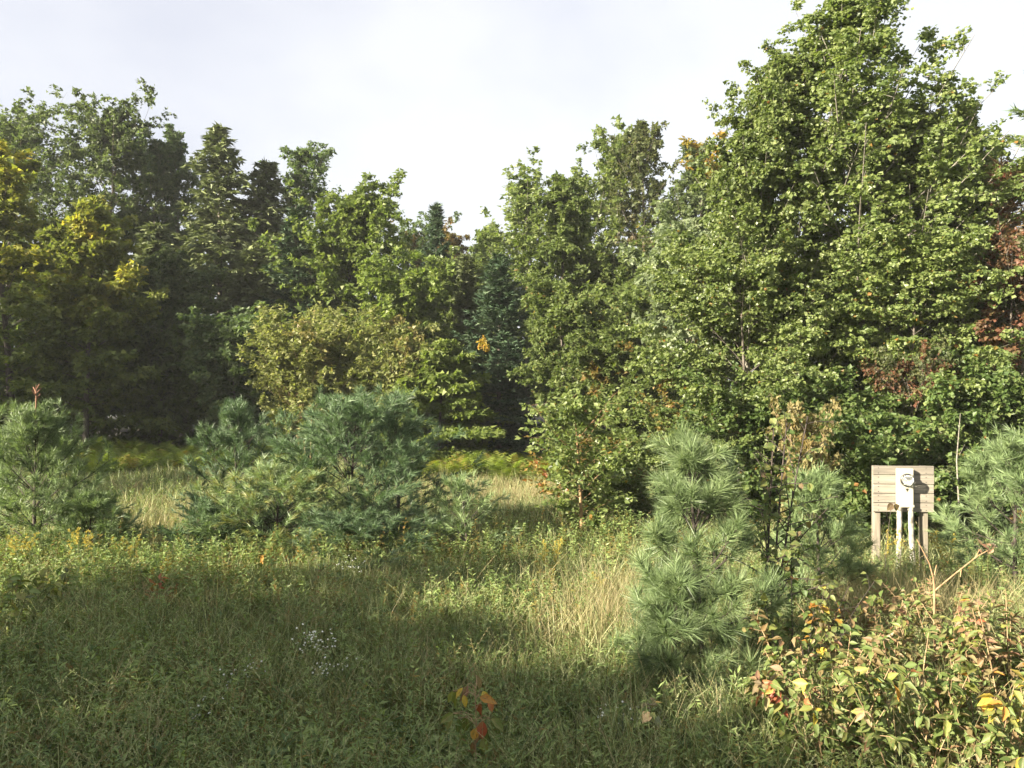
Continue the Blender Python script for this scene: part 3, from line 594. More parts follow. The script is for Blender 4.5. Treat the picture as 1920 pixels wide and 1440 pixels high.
# leafy weeds among the grass: short upright stems with leaves
def weeds(rng, x, y, hh, nleaf, ls, lw, tint0=.5, turnp=.05, droop=.2):
    n = len(x); j = np.repeat(np.arange(n), nleaf); m_ = len(j)
    f = rng.uniform(.2, 1.05, m_)
    ln = rng.normal(0, .22, (n, 2))
    P = np.stack([x[j] + ln[j, 0] * f * hh[j], y[j] + ln[j, 1] * f * hh[j], f * hh[j]], 1)
    a = rng.uniform(0, 6.28, m_); D = np.stack([np.cos(a), np.sin(a), rng.normal(.35, .35, m_) - droop * (1 - f)], 1)
    Nn = rng.normal(0, .35, (m_, 3)); Nn[:, 2] += 1
    L = ls * rng.uniform(.6, 1.25, m_) * (1.2 - .45 * f)
    v, fs = leafVF(P, D, Nn, L, L * lw)
    ti = np.clip(tint0 + .15 * rng.standard_normal(n)[j] + .2 * rng.standard_normal(m_), 0, 1)
    tu = (rng.random(n)[j] < turnp) * rng.uniform(.4, 1, m_) + (rng.random(m_) < .02) * .8
    B = Br(np.stack([x, y, 0 * x], 1), np.stack([ln[:, 0], ln[:, 1], np.ones(n)], 1), hh, np.zeros((n, 3)), np.full(n, .0035))
    tv, tf = tubeVF(B, 2, 3, .5); v2, fs2 = joinVF([(v, fs), (tv, tf)]); k = len(tf[0])
    return mesh('weed', v2, fs2, M['weed'], {'tint': np.concatenate([ti, np.full(k, .6)]), 'turn': np.concatenate([np.clip(tu, 0, 1), np.full(k, .6)])})
rng = R_(22)
def weed_protos(rng, k, n, rad, h0, h1, nleaf, ls, lw, **kw):
    return [weeds(rng, rng.normal(0, rad, n), rng.normal(0, rad, n), rng.uniform(h0, h1, n), nleaf, ls, lw, **kw) for _ in range(k)]
protos = weed_protos(rng, 3, 5, .12, .12, .38, 22, .045, .3) + weed_protos(rng, 2, 4, .1, .15, .46, 26, .07, .26, tint0=.7) + weed_protos(rng, 1, 4, .1, .1, .34, 18, .08, .5, tint0=.65, turnp=.15)
x, y = in_frame(rng, 8500, 4.6, 24, 1.2, .85)
ok = (dryness(x, y) < .5) | (rng.random(len(x)) < .3); x, y = x[ok], y[ok]; n = len(x)
scatter('weeds', protos, M['weed'], x, y, rng.uniform(0, 6.28, n), rng.uniform(.7, 1.35, n), rng.integers(0, 6, n), 'low leafy weeds growing among the meadow grass')
protos = weed_protos(rng, 3, 6, .15, .3, .7, 30, .075, .42, tint0=.65, turnp=.15) + weed_protos(rng, 2, 6, .15, .25, .6, 34, .085, .3, tint0=.55, turnp=.1) + weed_protos(rng, 1, 6, .14, .3, .65, 28, .07, .4, tint0=.5, turnp=.8)
x = np.concatenate([rng.normal(-6.4, 1.7, 260), rng.normal(-3.0, 2.0, 130), rng.normal(1.3, 1.4, 90), rng.normal(5.2, 1.0, 70), rng.uniform(-9, 3, 60), rng.uniform(-4.8, 1.8, 200), rng.uniform(1.3, 4.5, 50), rng.uniform(5.2, 6.5, 14), rng.normal(at(590, 6.2), .16, 14), rng.normal(at(720, 8.6), .3, 12), rng.normal(at(430, 7.6), .35, 14), rng.normal(at(1085, 7.0), .3, 12)])
y = np.concatenate([rng.normal(10.6, .9, 260), rng.normal(11.9, .4, 130), rng.normal(13, .8, 90), rng.normal(10.6, .7, 70), rng.uniform(9, 15, 60), rng.uniform(5.2, 10.5, 200), rng.uniform(5.0, 7.5, 50), rng.uniform(11.1, 11.8, 14), rng.normal(6.2, .2, 14), rng.normal(8.6, .2, 12), rng.normal(7.6, .2, 14), rng.normal(7.0, .2, 12)])
n = len(x)
scatter('undergrowth', protos, M['weed'], x, y, rng.uniform(0, 6.28, n), np.where(y < 9, rng.uniform(.4, .75, n), rng.uniform(.7, 1.2, n)) * np.where((x > 4.8) & (y > 10.8), .55, 1), np.where(np.arange(n) >= n - 52, rng.choice([5, 5, 5, 3], n), rng.integers(0, 6, n)), 'tangle of taller yellow green weeds round the feet of the pines')
# fern banks at the far side of the clearing
def ferns(rng, x, y, L0):
    nf = 7; n = len(x); L0 = L0 * rng.uniform(.45, 1.1, n)[np.repeat(np.arange(n), nf)]; j = np.repeat(np.arange(n), nf); m_ = len(j)
    a = rng.uniform(0, 6.28, m_); ln = rng.uniform(.2, .8, m_)
    d = nrm(np.stack([np.cos(a) * ln, np.sin(a) * ln, np.ones(m_)], 1)); c = np.zeros((m_, 3)); c[:, 2] = -.45; c[:, :2] = d[:, :2] * .3
    B = Br(np.stack([x, y, ground_z(x, y)], 1)[j], d, L0 * rng.uniform(.8, 1.3, m_), c, np.full(m_, .01))
    np_ = 18; i = np.repeat(np.arange(m_), np_); t = np.tile(np.linspace(.25, 1, np_), m_)
    T = B.tan(i, t); s_ = nrm(np.cross(T, [0, 0, 1.]) + 1e-6) * np.tile(np.where(np.arange(np_) % 2, 1, -1), m_)[:, None]
    L = .2 * np.interp(t, [.25, .5, 1], [.8, 1, .15]) * L0[i]
    v, fs = leafVF(B.pt(i, t), s_ + .35 * T, np.cross(s_, T) * np.sign(np.cross(s_, T)[:, 2:3]), L, .042 * L0[i], kind='needle')
    return v, fs, {'tint': np.clip(rng.normal(.5, .2, m_)[i] + rng.normal(0, .1, len(i)), 0, 1), 'turn': (rng.random(m_)[i] < .12) * .7}
x = np.concatenate([rng.uniform(-20, -8, 560), rng.uniform(-3.6, 1.4, 340)]); y = np.concatenate([rng.uniform(25, 31, 560), rng.uniform(22.5, 27, 340)])
v, fs, a_ = ferns(rng, x, y, 1.25)
link('ferns', mesh('ferns', v, fs, M['fern'], a_), kind='stuff', label='yellow green fern bank along the far side of the clearing')
TRIS[0] += 2 * len(a_['tint'])

# ---------------------------------------------------------------- meter board
def boxVF(x0, x1, y0, y1, z0, z1, bev=.004):
    c = np.array([(x0 + x1) / 2, (y0 + y1) / 2, (z0 + z1) / 2]); h = np.array([x1 - x0, y1 - y0, z1 - z0]) / 2
    import bmesh
    bm = bmesh.new(); bmesh.ops.create_cube(bm, size=2)
    for v in bm.verts: v.co = Vector([c[q] + v.co[q] * h[q] for q in range(3)])
    if bev: bmesh.ops.bevel(bm, geom=bm.edges[:], offset=bev, segments=1, affect='EDGES', profile=.5)
    V = np.array([v.co[:] for v in bm.verts]); d = {}
    bm.verts.index_update()
    for f in bm.faces: d.setdefault(len(f.verts), []).append([v.index for v in f.verts])
    bm.free(); return V, [np.array(q) for q in d.values()]
def latheVF(prof, n=24, axis_y=True):
    """prof: (radius, along) pairs turned about the -Y axis (towards the camera)"""
    a = np.linspace(0, 2 * np.pi, n, endpoint=False); V = []
    for r, q in prof: V.append(np.stack([r * np.cos(a), np.full(n, -q), r * np.sin(a)], 1))
    m_ = len(prof); k = np.arange(n); Fs = []
    for b in range(m_ - 1): Fs.append(np.stack([b * n + k, b * n + (k + 1) % n, (b + 1) * n + (k + 1) % n, (b + 1) * n + k], 1))
    Fs = [np.concatenate(Fs)]; Fs.append(np.arange(n)[None] + (m_ - 1) * n)
    return np.concatenate(V), Fs
def simple_mat(name, col, rough=.5, metal=0, spec=.5):
    m, t, o = newmat(name); p = t.nodes.new('ShaderNodeBsdfPrincipled'); p.inputs['Base Color'].default_value = (*col, 1)
    p.inputs['Roughness'].default_value = rough; p.inputs['Metallic'].default_value = metal; p.inputs['Specular IOR Level'].default_value = spec
    t.links.new(p.outputs[0], o.inputs[0]); return m
def wood_mat(name, c1, c2, along='x'):
    m, t, o = newmat(name)
    g = t.nodes.new('ShaderNodeTexCoord'); q = t.nodes.new('ShaderNodeMapping')
    q.inputs['Scale'].default_value = (1.5, 30, 30) if along == 'x' else (30, 30, 1.5)
    oi = t.nodes.new('ShaderNodeObjectInfo'); ad = t.nodes.new('ShaderNodeVectorMath'); ad.operation = 'ADD'
    z = noise_tree(t, 1.6, 7); kn = noise_tree(t, 5, 2)
    r = ramp(t, [(.3, c1), (.5, tuple((a + b) / 2 for a, b in zip(c1, c2))), (.7, c2)])
    mr = t.nodes.new('ShaderNodeMapRange'); mr.inputs[3].default_value = .8; mr.inputs[4].default_value = 1.12
    hs = t.nodes.new('ShaderNodeHueSaturation'); bp = t.nodes.new('ShaderNodeBump'); bp.inputs['Strength'].default_value = .4; bp.inputs['Distance'].default_value = .004
    p = t.nodes.new('ShaderNodeBsdfPrincipled'); p.inputs['Roughness'].default_value = .8
    l = t.links.new
    sc = t.nodes.new('ShaderNodeMath'); sc.operation = 'MULTIPLY'; sc.inputs[1].default_value = 40; l(oi.outputs['Random'], sc.inputs[0])
    l(g.outputs['Object'], q.inputs[0]); l(q.outputs[0], ad.inputs[0]); l(sc.outputs[0], ad.inputs[1]); l(ad.outputs[0], z.inputs['Vector'])
    l(z.outputs['Fac'], r.inputs[0]); l(oi.outputs['Random'], mr.inputs[0]); l(mr.outputs[0], hs.inputs['Value']); l(r.outputs[0], hs.inputs['Color'])
    l(hs.outputs[0], p.inputs['Base Color']); l(z.outputs['Fac'], bp.inputs['Height']); l(bp.outputs[0], p.inputs['Normal']); l(p.outputs[0], o.inputs[0])
    return m
M['plank'] = wood_mat('weathered board', (.14, .125, .10), (.27, .24, .195))
M['post'] = wood_mat('weathered post', (.14, .12, .09), (.26, .23, .18), 'z')
M['cream'] = bark_mat('cream enamel paint', (.34, .32, .245), (.43, .41, .32), scale=(1, 1, 1), bump=.05, rough=.4)
M['pipe'] = bark_mat('peeling grey white pipe', (.10, .09, .07), (.44, .42, .37), scale=(6, 6, 3), bump=.3, rough=.7)
M['steel'] = simple_mat('meter ring steel', (.16, .155, .145), .35, .9)
M['dial'] = simple_mat('meter dial face', (.42, .42, .38), .5)
M['dark'] = simple_mat('dark metal', (.03, .03, .03), .5, .4)
m, t, o = newmat('meter glass'); M['glass'] = m
p = t.nodes.new('ShaderNodeBsdfPrincipled'); p.inputs['Base Color'].default_value = (.9, .92, .9, 1); p.inputs['Roughness'].default_value = .05
p.inputs['Transmission Weight'].default_value = .92; p.inputs['IOR'].default_value = 1.2; t.links.new(p.outputs[0], o.inputs[0])
BD = 12.0; bx = at(1693, BD); zg = float(ground_z(bx, BD)); zb, ztop = zt(960, BD) - zg, zt(873, BD) - zg
mb = thing('meter_board', 'weathered plank board on two posts carrying a cream electric meter box', 'meter board', (bx, BD, zg), rz=-.07)
pw = (ztop - zb) / 5; pr = R_(31)
for k in range(5):
    jx = pr.normal(0, .003, 2)
    link('plank', mesh('plank', *boxVF(-.44 + jx[0], .44 + jx[1], -.02 + pr.normal(0, .002), .02, zb + k * pw + .004, zb + (k + 1) * pw - .004, .004), M['plank']), mb)
for x0, x1 in ((-.415, -.315), (.275, .375)):
    link('post', mesh('post', *boxVF(x0, x1, .023, .115, -.3, ztop - .01, .006), M['post']), mb)
for sx in (-.365, .325):
    for k in range(5):
        for dz in (.03, .105):
            v, f = latheVF([(.006, 0), (.006, .0025), (.004, .003)], 8); link('screw', mesh('screw', v + np.array([sx, -.0215, zb + k * pw + dz]), f, M['dark']), mb)
cx_ = -.005; bz1, bz0 = ztop - .035, ztop - .60
sk_ = link('meter_box', mesh('meter_box', *boxVF(cx_ - .112, cx_ + .112, -.125, -.024, bz0, bz1, .01), M['cream']), mb)
link('cover_lip', mesh('cover_lip', *boxVF(cx_ - .117, cx_ + .117, -.131, -.126, bz0 - .004, bz0 + .03, .002), M['cream']), sk_)
mc = (cx_ + .012, -.126, bz1 - .165)
def mpart(name, prof, mat, parent, n=28):
    v, f = latheVF(prof, n); v = v + np.array(mc); return link(name, mesh(name, v, f, M[mat], smooth=True), parent)
ring = mpart('meter_ring', [(.098, 0), (.098, .022), (.092, .03), (.082, .03), (.082, .012)], 'steel', sk_)
mpart('meter_dial', [(.074, .012), (.074, .04), (.07, .042), (.02, .042)], 'dial', sk_)
mpart('meter_glass', [(.08, .014), (.08, .09), (.074, .105), (.05, .112)], 'glass', sk_)
link('name_plate', mesh('name_plate', *boxVF(mc[0] - .045, mc[0] + .045, mc[1] - .048, mc[1] - .0435, mc[2] + .012, mc[2] + .04, .001), M['dark']), sk_)
tri = np.array([[-.022, 0, 0], [.022, 0, 0], [0, 0, -.045], [-.022, -.006, 0], [.022, -.006, 0], [0, -.006, -.045]]) + np.array([mc[0], -.1265, mc[2] - .125])
link('seal_hasp', mesh('seal_hasp', tri, [np.array([[3, 5, 4]]), np.array([[0, 1, 4, 3], [1, 2, 5, 4], [2, 0, 3, 5]])], M['steel']), sk_)
for xo, dx in ((-.085, -.03), (.08, .05)):
    L = bz0 + .3
    link('conduit', mesh('conduit', *tubeVF(Br(np.array([[cx_ * 0 + xo, -.085, bz0 + .0]]), np.array([[0, 0, -1.]]), np.array([L]), np.array([[dx, -.02, 0]]), np.array([.038])), 10, 14, 1), M['pipe'], smooth=True), mb)
    v, f = latheVF([(.047, 0), (.047, .05), (.04, .055)], 16); v = v[:, [0, 2, 1]] * [1, 1, 1] + np.array([xo, -.085, bz0 - .002])
    link('conduit_collar', mesh('conduit_collar', v, f, M['pipe'], smooth=True), mb)

# ---------------------------------------------------------------- plants with leaves that can be told apart
def leaf_template(rng):
    v_ = np.array([0, .12, .32, .55, .78, 1.]); wv_ = np.array([.03, .55, 1, .92, .5, .02]) * .5
    curl = rng.uniform(-.1, .45); fold = rng.uniform(.05, .22); tw = rng.normal(0, .12); wav = rng.uniform(0, .05); sidebend = rng.normal(0, .06)
    P = []
    for k, (a, b) in enumerate(zip(v_, wv_)):
        for sgn in (-1, 0, 1):
            P.append([a, sgn * b + sidebend * a * a, -curl * a * a * .6 + abs(sgn) * b * fold * 2 + sgn * tw * a * b + wav * sgn * (-1) ** k])
    F = []
    for k in range(5):
        for c in range(2): F.append([k * 3 + c, k * 3 + c + 3, k * 3 + c + 4, k * 3 + c + 1])
    return np.array(P), np.array(F)
rng = R_(41); TPL = [leaf_template(rng) for _ in range(6)]
def frame_of(D, Nn):
    D = nrm(D); Sd = nrm(np.cross(Nn, D)); return D, Sd, np.cross(D, Sd)
def many_leaves(rng, P, D, Nn, L, W):
    D, Sd, Nn = frame_of(D, Nn); k = rng.integers(0, 6, len(P)); Vs, Fs, off, order = [], [], 0, []
    for q in range(6):
        s_ = np.where(k == q)[0]
        if not len(s_): continue
        T, F = TPL[q]; n = len(s_)
        V = P[s_, None] + T[None, :, 0:1] * (L[s_, None, None] * D[s_, None]) + T[None, :, 1:2] * (W[s_, None, None] * Sd[s_, None]) + T[None, :, 2:3] * (L[s_, None, None] * Nn[s_, None])
        Vs.append(V.reshape(-1, 3)); Fs.append((F[None] + np.arange(n)[:, None, None] * len(T) + off).reshape(-1, 4)); off += n * len(T); order.append(np.repeat(s_, len(F)))
    return np.concatenate(Vs), [np.concatenate(Fs)], np.concatenate(order)
NEAR = {
    'green': [(.06, .10, .022), (.10, .145, .03), (.15, .185, .05)], 'lime': [(.14, .18, .03), (.20, .23, .04), (.26, .27, .06)],
    'pale': [(.16, .19, .10), (.22, .25, .14), (.28, .3, .18)], 'tan': [(.22, .15, .08), (.32, .23, .13), (.42, .33, .2)],
    'pink': [(.22, .10, .07), (.30, .15, .10), (.36, .22, .14)], 'red': [(.30, .05, .025), (.40, .10, .04), (.42, .16, .06)],
    'orange': [(.42, .16, .02), (.50, .24, .03), (.55, .30, .05)], 'yellow': [(.46, .32, .02), (.55, .40, .03), (.6, .48, .08)],
    'brown': [(.06, .04, .022), (.10, .065, .035), (.15, .1, .06)]}
def veined(m):
    t = m.node_tree; hs = next(n for n in t.nodes if n.bl_idname == 'ShaderNodeHueSaturation'); l = t.links.new
    src = hs.inputs['Color'].links[0].from_socket
    g = t.nodes.new('ShaderNodeTexCoord'); sx = t.nodes.new('ShaderNodeSeparateXYZ'); l(g.outputs['Object'], sx.inputs[0])
    def mth(op, a, b=None):
        n = t.nodes.new('ShaderNodeMath'); n.operation = op
        for k, v in enumerate((a, b)):
            if v is None: continue
            if isinstance(v, (int, float)): n.inputs[k].default_value = v
            else: l(v, n.inputs[k])
        return n.outputs[0]
    ay = mth('ABSOLUTE', sx.outputs[1])
    mid = mth('LESS_THAN', ay, .025)
    ph = mth('SUBTRACT', mth('MULTIPLY', sx.outputs[0], 44.), mth('MULTIPLY', ay, 38.))
    ve = mth('GREATER_THAN', mth('SINE', ph), .82)
    v = mth('MAXIMUM', mth('MULTIPLY', mid, .5), mth('MULTIPLY', ve, .22))
    oi = t.nodes.new('ShaderNodeObjectInfo'); ad = t.nodes.new('ShaderNodeVectorMath'); ad.operation = 'ADD'
    l(g.outputs['Object'], ad.inputs[0]); l(mth('MULTIPLY', oi.outputs['Random'], 50.), ad.inputs[1])
    z = noise_tree(t, 5, 4, ad.outputs[0]); z2 = noise_tree(t, 1.8, 3, ad.outputs[0])
    m1 = t.nodes.new('ShaderNodeMix'); m1.data_type = 'RGBA'; m1.inputs[7].default_value = (.11, .065, .03, 1)
    l(mth('MULTIPLY', mth('MINIMUM', mth('MAXIMUM', mth('MULTIPLY', mth('SUBTRACT', z.outputs['Fac'], .56), 9.), 0.), 1.), .75), m1.inputs[0]); l(src, m1.inputs[6])
    m0 = t.nodes.new('ShaderNodeMix'); m0.data_type = 'RGBA'; m0.inputs[7].default_value = (.22, .19, .06, 1)
    l(mth('MULTIPLY', mth('MINIMUM', mth('MAXIMUM', mth('MULTIPLY', mth('SUBTRACT', z2.outputs['Fac'], .5), 5.), 0.), 1.), .6), m0.inputs[0]); l(m1.outputs[2], m0.inputs[6])
    m2 = t.nodes.new('ShaderNodeMix'); m2.data_type = 'RGBA'; m2.inputs[7].default_value = (.30, .27, .13, 1)
    l(v, m2.inputs[0]); l(m0.outputs[2], m2.inputs[6]); l(m2.outputs[2], hs.inputs['Color'])
for k, c in NEAR.items():
    M['near_' + k] = leaf_mat('near leaf ' + k, [tuple(.72 * q for q in cc) for cc in c], trans=.36, spec=.35, rough=.5, objvar=.18); veined(M['near_' + k])
LEAFME = {}
def leaf_me(q, col, tl):
    if (q, col, tl) not in LEAFME:
        T, F = TPL[q]; n = len(F)
        LEAFME[q, col, tl] = mesh('leaf', T, [F], M['near_' + col], {'tint': np.full(n, .2 + .3 * tl) + R_(q * 7 + tl).normal(0, .06, n), 'turn': np.zeros(n)}, smooth=True)
    return LEAFME[q, col, tl]
def put_leaf(rng, parent, P, D, Nn, L, W, col):
    D, Sd, Nn = frame_of(np.array(D)[None], np.array(Nn)[None]); D, Sd, Nn = D[0], Sd[0], Nn[0]
    o = link('leaf', leaf_me(int(rng.integers(0, 6)), col, int(rng.integers(0, 3))), parent)
    o.matrix_local = Matrix([[D[0] * L, Sd[0] * W, Nn[0] * L, P[0]], [D[1] * L, Sd[1] * W, Nn[1] * L, P[1]], [D[2] * L, Sd[2] * W, Nn[2] * L, P[2]], [0, 0, 0, 1]])
    return o
def leafy(seed, name, label, cat, x, y, H, R, ns=9, nb=4, n_obj=100, n_mass=500, L=.11, lw=.48, cols=(('green', 1),), mass='weed', massturn=.1, stem='drystem', group=None, hang=.55, lean=.5, t0=.3, sr=.006):
    """a plant of arching stems; the larger outer leaves are objects, the small inner ones one mass"""
    rng = R_(seed); r = thing(name, label, cat, (x, y, float(ground_z(x, y))), group)
    a = rng.uniform(0, 6.28, ns); ln = rng.uniform(.15, 1, ns) * R / H
    d = np.stack([np.cos(a) * ln, np.sin(a) * ln, np.ones(ns)], 1); c = np.zeros((ns, 3)); c[:, 2] = -.12; c[:, :2] = d[:, :2] * .25
    s0 = np.stack([np.cos(a) * R * .12, np.sin(a) * R * .12, np.full(ns, -.05)], 1)
    B = Br(s0, d, H * rng.uniform(.8, 1.12, ns) * np.sqrt(1 + ln ** 2), c, np.full(ns, sr))
    if nb:
        B2, _, _ = spawn(rng, B, nb, t0, 1, 48, 14, lambda L_, t: np.maximum(L_ * .32 * (1.2 - t), .08), up=.1, curve=-.1, rr=.6)
        tubes = joinVF([tubeVF(B, 6, 5, .4), tubeVF(B2, 3, 4, .5)]); AL = [B, B2]
    else: tubes = tubeVF(B, 6, 5, .4); AL = [B]
    link('stem', mesh('stem', *tubes, M[stem], smooth=True), r)
    AB = Br(np.concatenate([q.S for q in AL]), np.concatenate([q.d for q in AL]), np.concatenate([q.L for q in AL]), np.concatenate([q.c for q in AL]), np.concatenate([q.r for q in AL]))
    m_ = n_obj + n_mass; j = rng.choice(len(AB.L), m_, p=AB.L / AB.L.sum()); tt = np.where(j < ns, rng.uniform(t0, 1.02, m_), rng.uniform(.15, 1.05, m_))
    P = AB.pt(j, tt); T = AB.tan(j, tt)
    Rr = nrm(np.cross(T, rng.normal(0, 1, T.shape))); D = .5 * T + .9 * Rr; D[:, 2] -= hang
    Nn = rng.normal(0, .45, P.shape); Nn[:, 2] += .8; Nn[:, 1] -= .25
    LL = L * rng.uniform(.55, 1.2, m_)
    # the leaves nearest the viewer become objects
    key = P[:, 1] - .5 * P[:, 2] + rng.normal(0, .25 * R, m_); o_ = np.argsort(key)
    names = [c_[0] for c_ in cols]; pr_ = np.array([c_[1] for c_ in cols], float); pr_ /= pr_.sum()
    stemcol = rng.choice(len(names), len(AB.L), p=pr_)
    for q in o_[:n_obj]:
        col = names[stemcol[j[q]]] if rng.random() < .55 else names[rng.choice(len(names), p=pr_)]
        put_leaf(rng, r, P[q], D[q], Nn[q], LL[q], LL[q] * lw * rng.uniform(.8, 1.2), col)
    q = o_[n_obj:]
    if len(q):
        V, Fs, order = many_leaves(rng, P[q], D[q], Nn[q], LL[q] * .85, LL[q] * .85 * lw)
        link('foliage', mesh('foliage', V, Fs, M[mass], {'tint': np.clip(rng.normal(.55, .22, len(q)), 0, 1)[order], 'turn': ((rng.random(len(q)) < massturn) * rng.uniform(.4, 1, len(q)))[order]}, smooth=True), r, kind='stuff')
        TRIS[0] += 2 * len(order)
    return r
DRY = (('tan', .28), ('pink', .12), ('lime', .25), ('green', .33), ('red', .02))
MIXG = (('green', .62), ('lime', .24), ('tan', .08), ('orange', .02), ('red', .02), ('yellow', .02))
M['dogmass'] = leaf_mat('dogwood leaf mass', [(.05, .08, .02), (.09, .125, .03), (.15, .17, .055)], [(.19, .13, .065), (.21, .11, .06), (.27, .21, .11)], trans=.36, objvar=0)
DG = 'turning dogwood shrubs in the right foreground'
for k, (px, top, d, R, cols, mt_, lab) in enumerate([
    (1530, 1160, 6.3, .55, DRY, .6, 'dogwood shrub with tan and pink leaves beside the near long needled pine'),
    (1650, 1085, 6.9, .55, DRY, .6, 'dogwood shrub with pale withered leaves below the meter board'),
    (1790, 1085, 6.8, .5, (('tan', .3), ('lime', .3), ('green', .25), ('pink', .15)), .5, 'dogwood shrub with faded leaves right of the forked bare stalk'),
    (1900, 1085, 6.2, .5, (('pink', .34), ('red', .06), ('tan', .2), ('lime', .2), ('green', .15), ('orange', .05)), .5, 'dogwood shrub with dull red leaves at the right edge of the photo'),
    (1560, 1195, 5.5, .42, (('green', .66), ('red', .07), ('lime', .2), ('orange', .04), ('yellow', .03)), .2, 'dogwood shrub with green leaves and a few orange red ones, left front of the clump'),
    (1700, 1215, 5.3, .45, MIXG, .2, 'mostly green dogwood shrub in the middle front of the clump'),
    (1625, 1078, 8.4, .5, DRY, .6, 'smaller leaved dogwood shrub at the foot of the left post of the meter board'),
    (1775, 1075, 8.2, .5, DRY, .55, 'smaller leaved dogwood shrub behind the forked bare stalk'),
    (1460, 1235, 6.2, .4, (('green', .7), ('lime', .2), ('tan', .1)), .3, 'greenest dogwood shrub at the left end of the clump'),
    (1850, 1190, 5.3, .42, (('green', .48), ('yellow', .14), ('lime', .26), ('orange', .08), ('tan', .04)), .25, 'dogwood shrub with bright yellow leaves in the lower right corner')]):
    leafy(60 + k, 'dogwood_shrub', lab, 'shrub', at(px, d), d, zt(top, d), R, ns=13, nb=5, n_obj=110 if d < 8 else 60, n_mass=760, L=.095 if d < 8 else .075, cols=cols, mass='dogmass', massturn=mt_, group=DG, t0=.25)
# single saplings and herbs
leafy(80, 'alder_sapling', 'tall dark stemmed sapling with round leaves rising through the near pine', 'sapling', at(1430, 8.2), 8.2, zt(705, 8.2), .5, ns=3, nb=16, n_obj=130, n_mass=330, L=.085, lw=.8, cols=(('green', .9), ('brown', .1)), mass='shrub', massturn=.03, stem='darkstem', t0=.25, sr=.016)
leafy(81, 'alder_sapling', 'short dark stemmed sapling right of the tall one in the near pine', 'sapling', at(1487, 8.0), 8.0, zt(880, 8.0), .3, ns=2, nb=9, n_obj=45, n_mass=60, L=.09, lw=.8, cols=(('green', .75), ('orange', .15), ('lime', .1)), mass='shrub', stem='darkstem', t0=.3, sr=.01)
leafy(82, 'hazel_shrub', 'round leaved green shrub with a few orange leaves at the foot of the near pine', 'shrub', at(1490, 7.2), 7.2, zt(1035, 7.2), .55, ns=12, nb=5, n_obj=120, n_mass=260, L=.085, lw=.78, cols=(('green', .6), ('lime', .25), ('orange', .08), ('yellow', .07)), mass='shrub', massturn=.05, stem='darkstem')
leafy(83, 'leafy_herb', 'bright green broad leaved herb at the left edge of the meadow', 'herb', at(25, 8.3), 8.3, .75, .4, ns=8, nb=3, n_obj=60, n_mass=60, L=.12, cols=(('lime', .7), ('green', .3)), stem='greenstem')
leafy(84, 'leafy_herb', 'yellow green broad leaved herb among goldenrod on the left', 'herb', at(105, 9.4), 9.4, .7, .45, ns=9, nb=3, n_obj=60, n_mass=90, L=.11, cols=(('lime', .6), ('green', .25), ('tan', .15)), stem='greenstem')
leafy(85, 'sumac_seedling', 'small sumac seedling with rust red and orange leaves in the left meadow', 'seedling', at(285, 9.6), 9.6, .6, .28, ns=5, nb=3, n_obj=42, n_mass=0, L=.12, lw=.36, cols=(('red', .45), ('orange', .3), ('pink', .15), ('green', .1)), stem='orangebark')
leafy(86, 'cherry_seedling', 'left one of two seedlings with hanging orange leaves before the middle pines', 'seedling', at(520, 11.6), 11.6, .55, .18, ns=3, nb=2, n_obj=18, n_mass=0, L=.14, lw=.4, cols=(('orange', .7), ('yellow', .3)), hang=1.2, stem='darkstem', group='orange leaved seedlings')
leafy(87, 'cherry_seedling', 'right one of two seedlings with hanging orange leaves before the middle pines', 'seedling', at(556, 11.6), 11.6, .52, .16, ns=3, nb=2, n_obj=16, n_mass=0, L=.14, lw=.4, cols=(('orange', .6), ('yellow', .4)), hang=1.2, stem='darkstem', group='orange leaved seedlings')
leafy(88, 'leafy_herb', 'grey green broad leaved herb low in the middle foreground', 'herb', at(1045, 6.1), 6.1, .32, .2, ns=6, nb=0, n_obj=22, n_mass=0, L=.14, cols=(('pale', .7), ('green', .3)), stem='greenstem')
leafy(89, 'leafy_herb', 'broad leaved herb in the lower left corner', 'herb', at(285, 6.0), 6.0, .2, .2, ns=6, nb=0, n_obj=22, n_mass=0, L=.15, cols=(('green', .7), ('pale', .3)), stem='greenstem')
leafy(90, 'bindweed', 'straggling plant with pale round leaves left of the dogwood clump', 'herb', at(1235, 6.3), 6.3, .55, .3, ns=7, nb=2, n_obj=38, n_mass=30, L=.085, lw=.85, cols=(('green', .6), ('pale', .2), ('tan', .2)), stem='darkstem')
leafy(91, 'leafy_herb', 'low green herb between the near pine and the dogwood clump', 'herb', at(1390, 6.4), 6.4, .5, .4, ns=9, nb=3, n_obj=50, n_mass=120, L=.085, lw=.6, cols=(('green', .6), ('lime', .3), ('orange', .1)), stem='greenstem')
# sapling with yellow, orange and red leaves, each where the photo has it
d = 5.7; X0 = at(893, d); r = thing('cherry_seedling', 'thin seedling with yellow, orange and red drooping leaves in the centre foreground', 'seedling', (X0, d, float(ground_z(X0, d))))
zz = lambda py: zt(py, d) - r.location.z
st = [(0, 0, -.05), (.005, 0, .18), (-.005, 0, .34), (0, .01, .5), (-.01, 0, zz(1285))]
V = []
def polytube(pts, rad, n=6):
    pts = np.array(pts, float); a = np.linspace(0, 2 * np.pi, n, endpoint=False); V = []
    T = nrm(np.gradient(pts, axis=0)); U = nrm(np.cross(T, [.13, 1, .07])); W = np.cross(T, U); rad = np.broadcast_to(rad, (len(pts),))
    for k in range(len(pts)): V.append(pts[k] + rad[k] * (np.cos(a)[:, None] * U[k] + np.sin(a)[:, None] * W[k]))
    k = np.arange(n); F = np.concatenate([np.stack([b * n + k, b * n + (k + 1) % n, (b + 1) * n + (k + 1) % n, (b + 1) * n + k], 1) for b in range(len(pts) - 1)])
    return np.concatenate(V), [F]
tw = [polytube(st, np.linspace(.006, .003, 5))]
rng = R_(95)
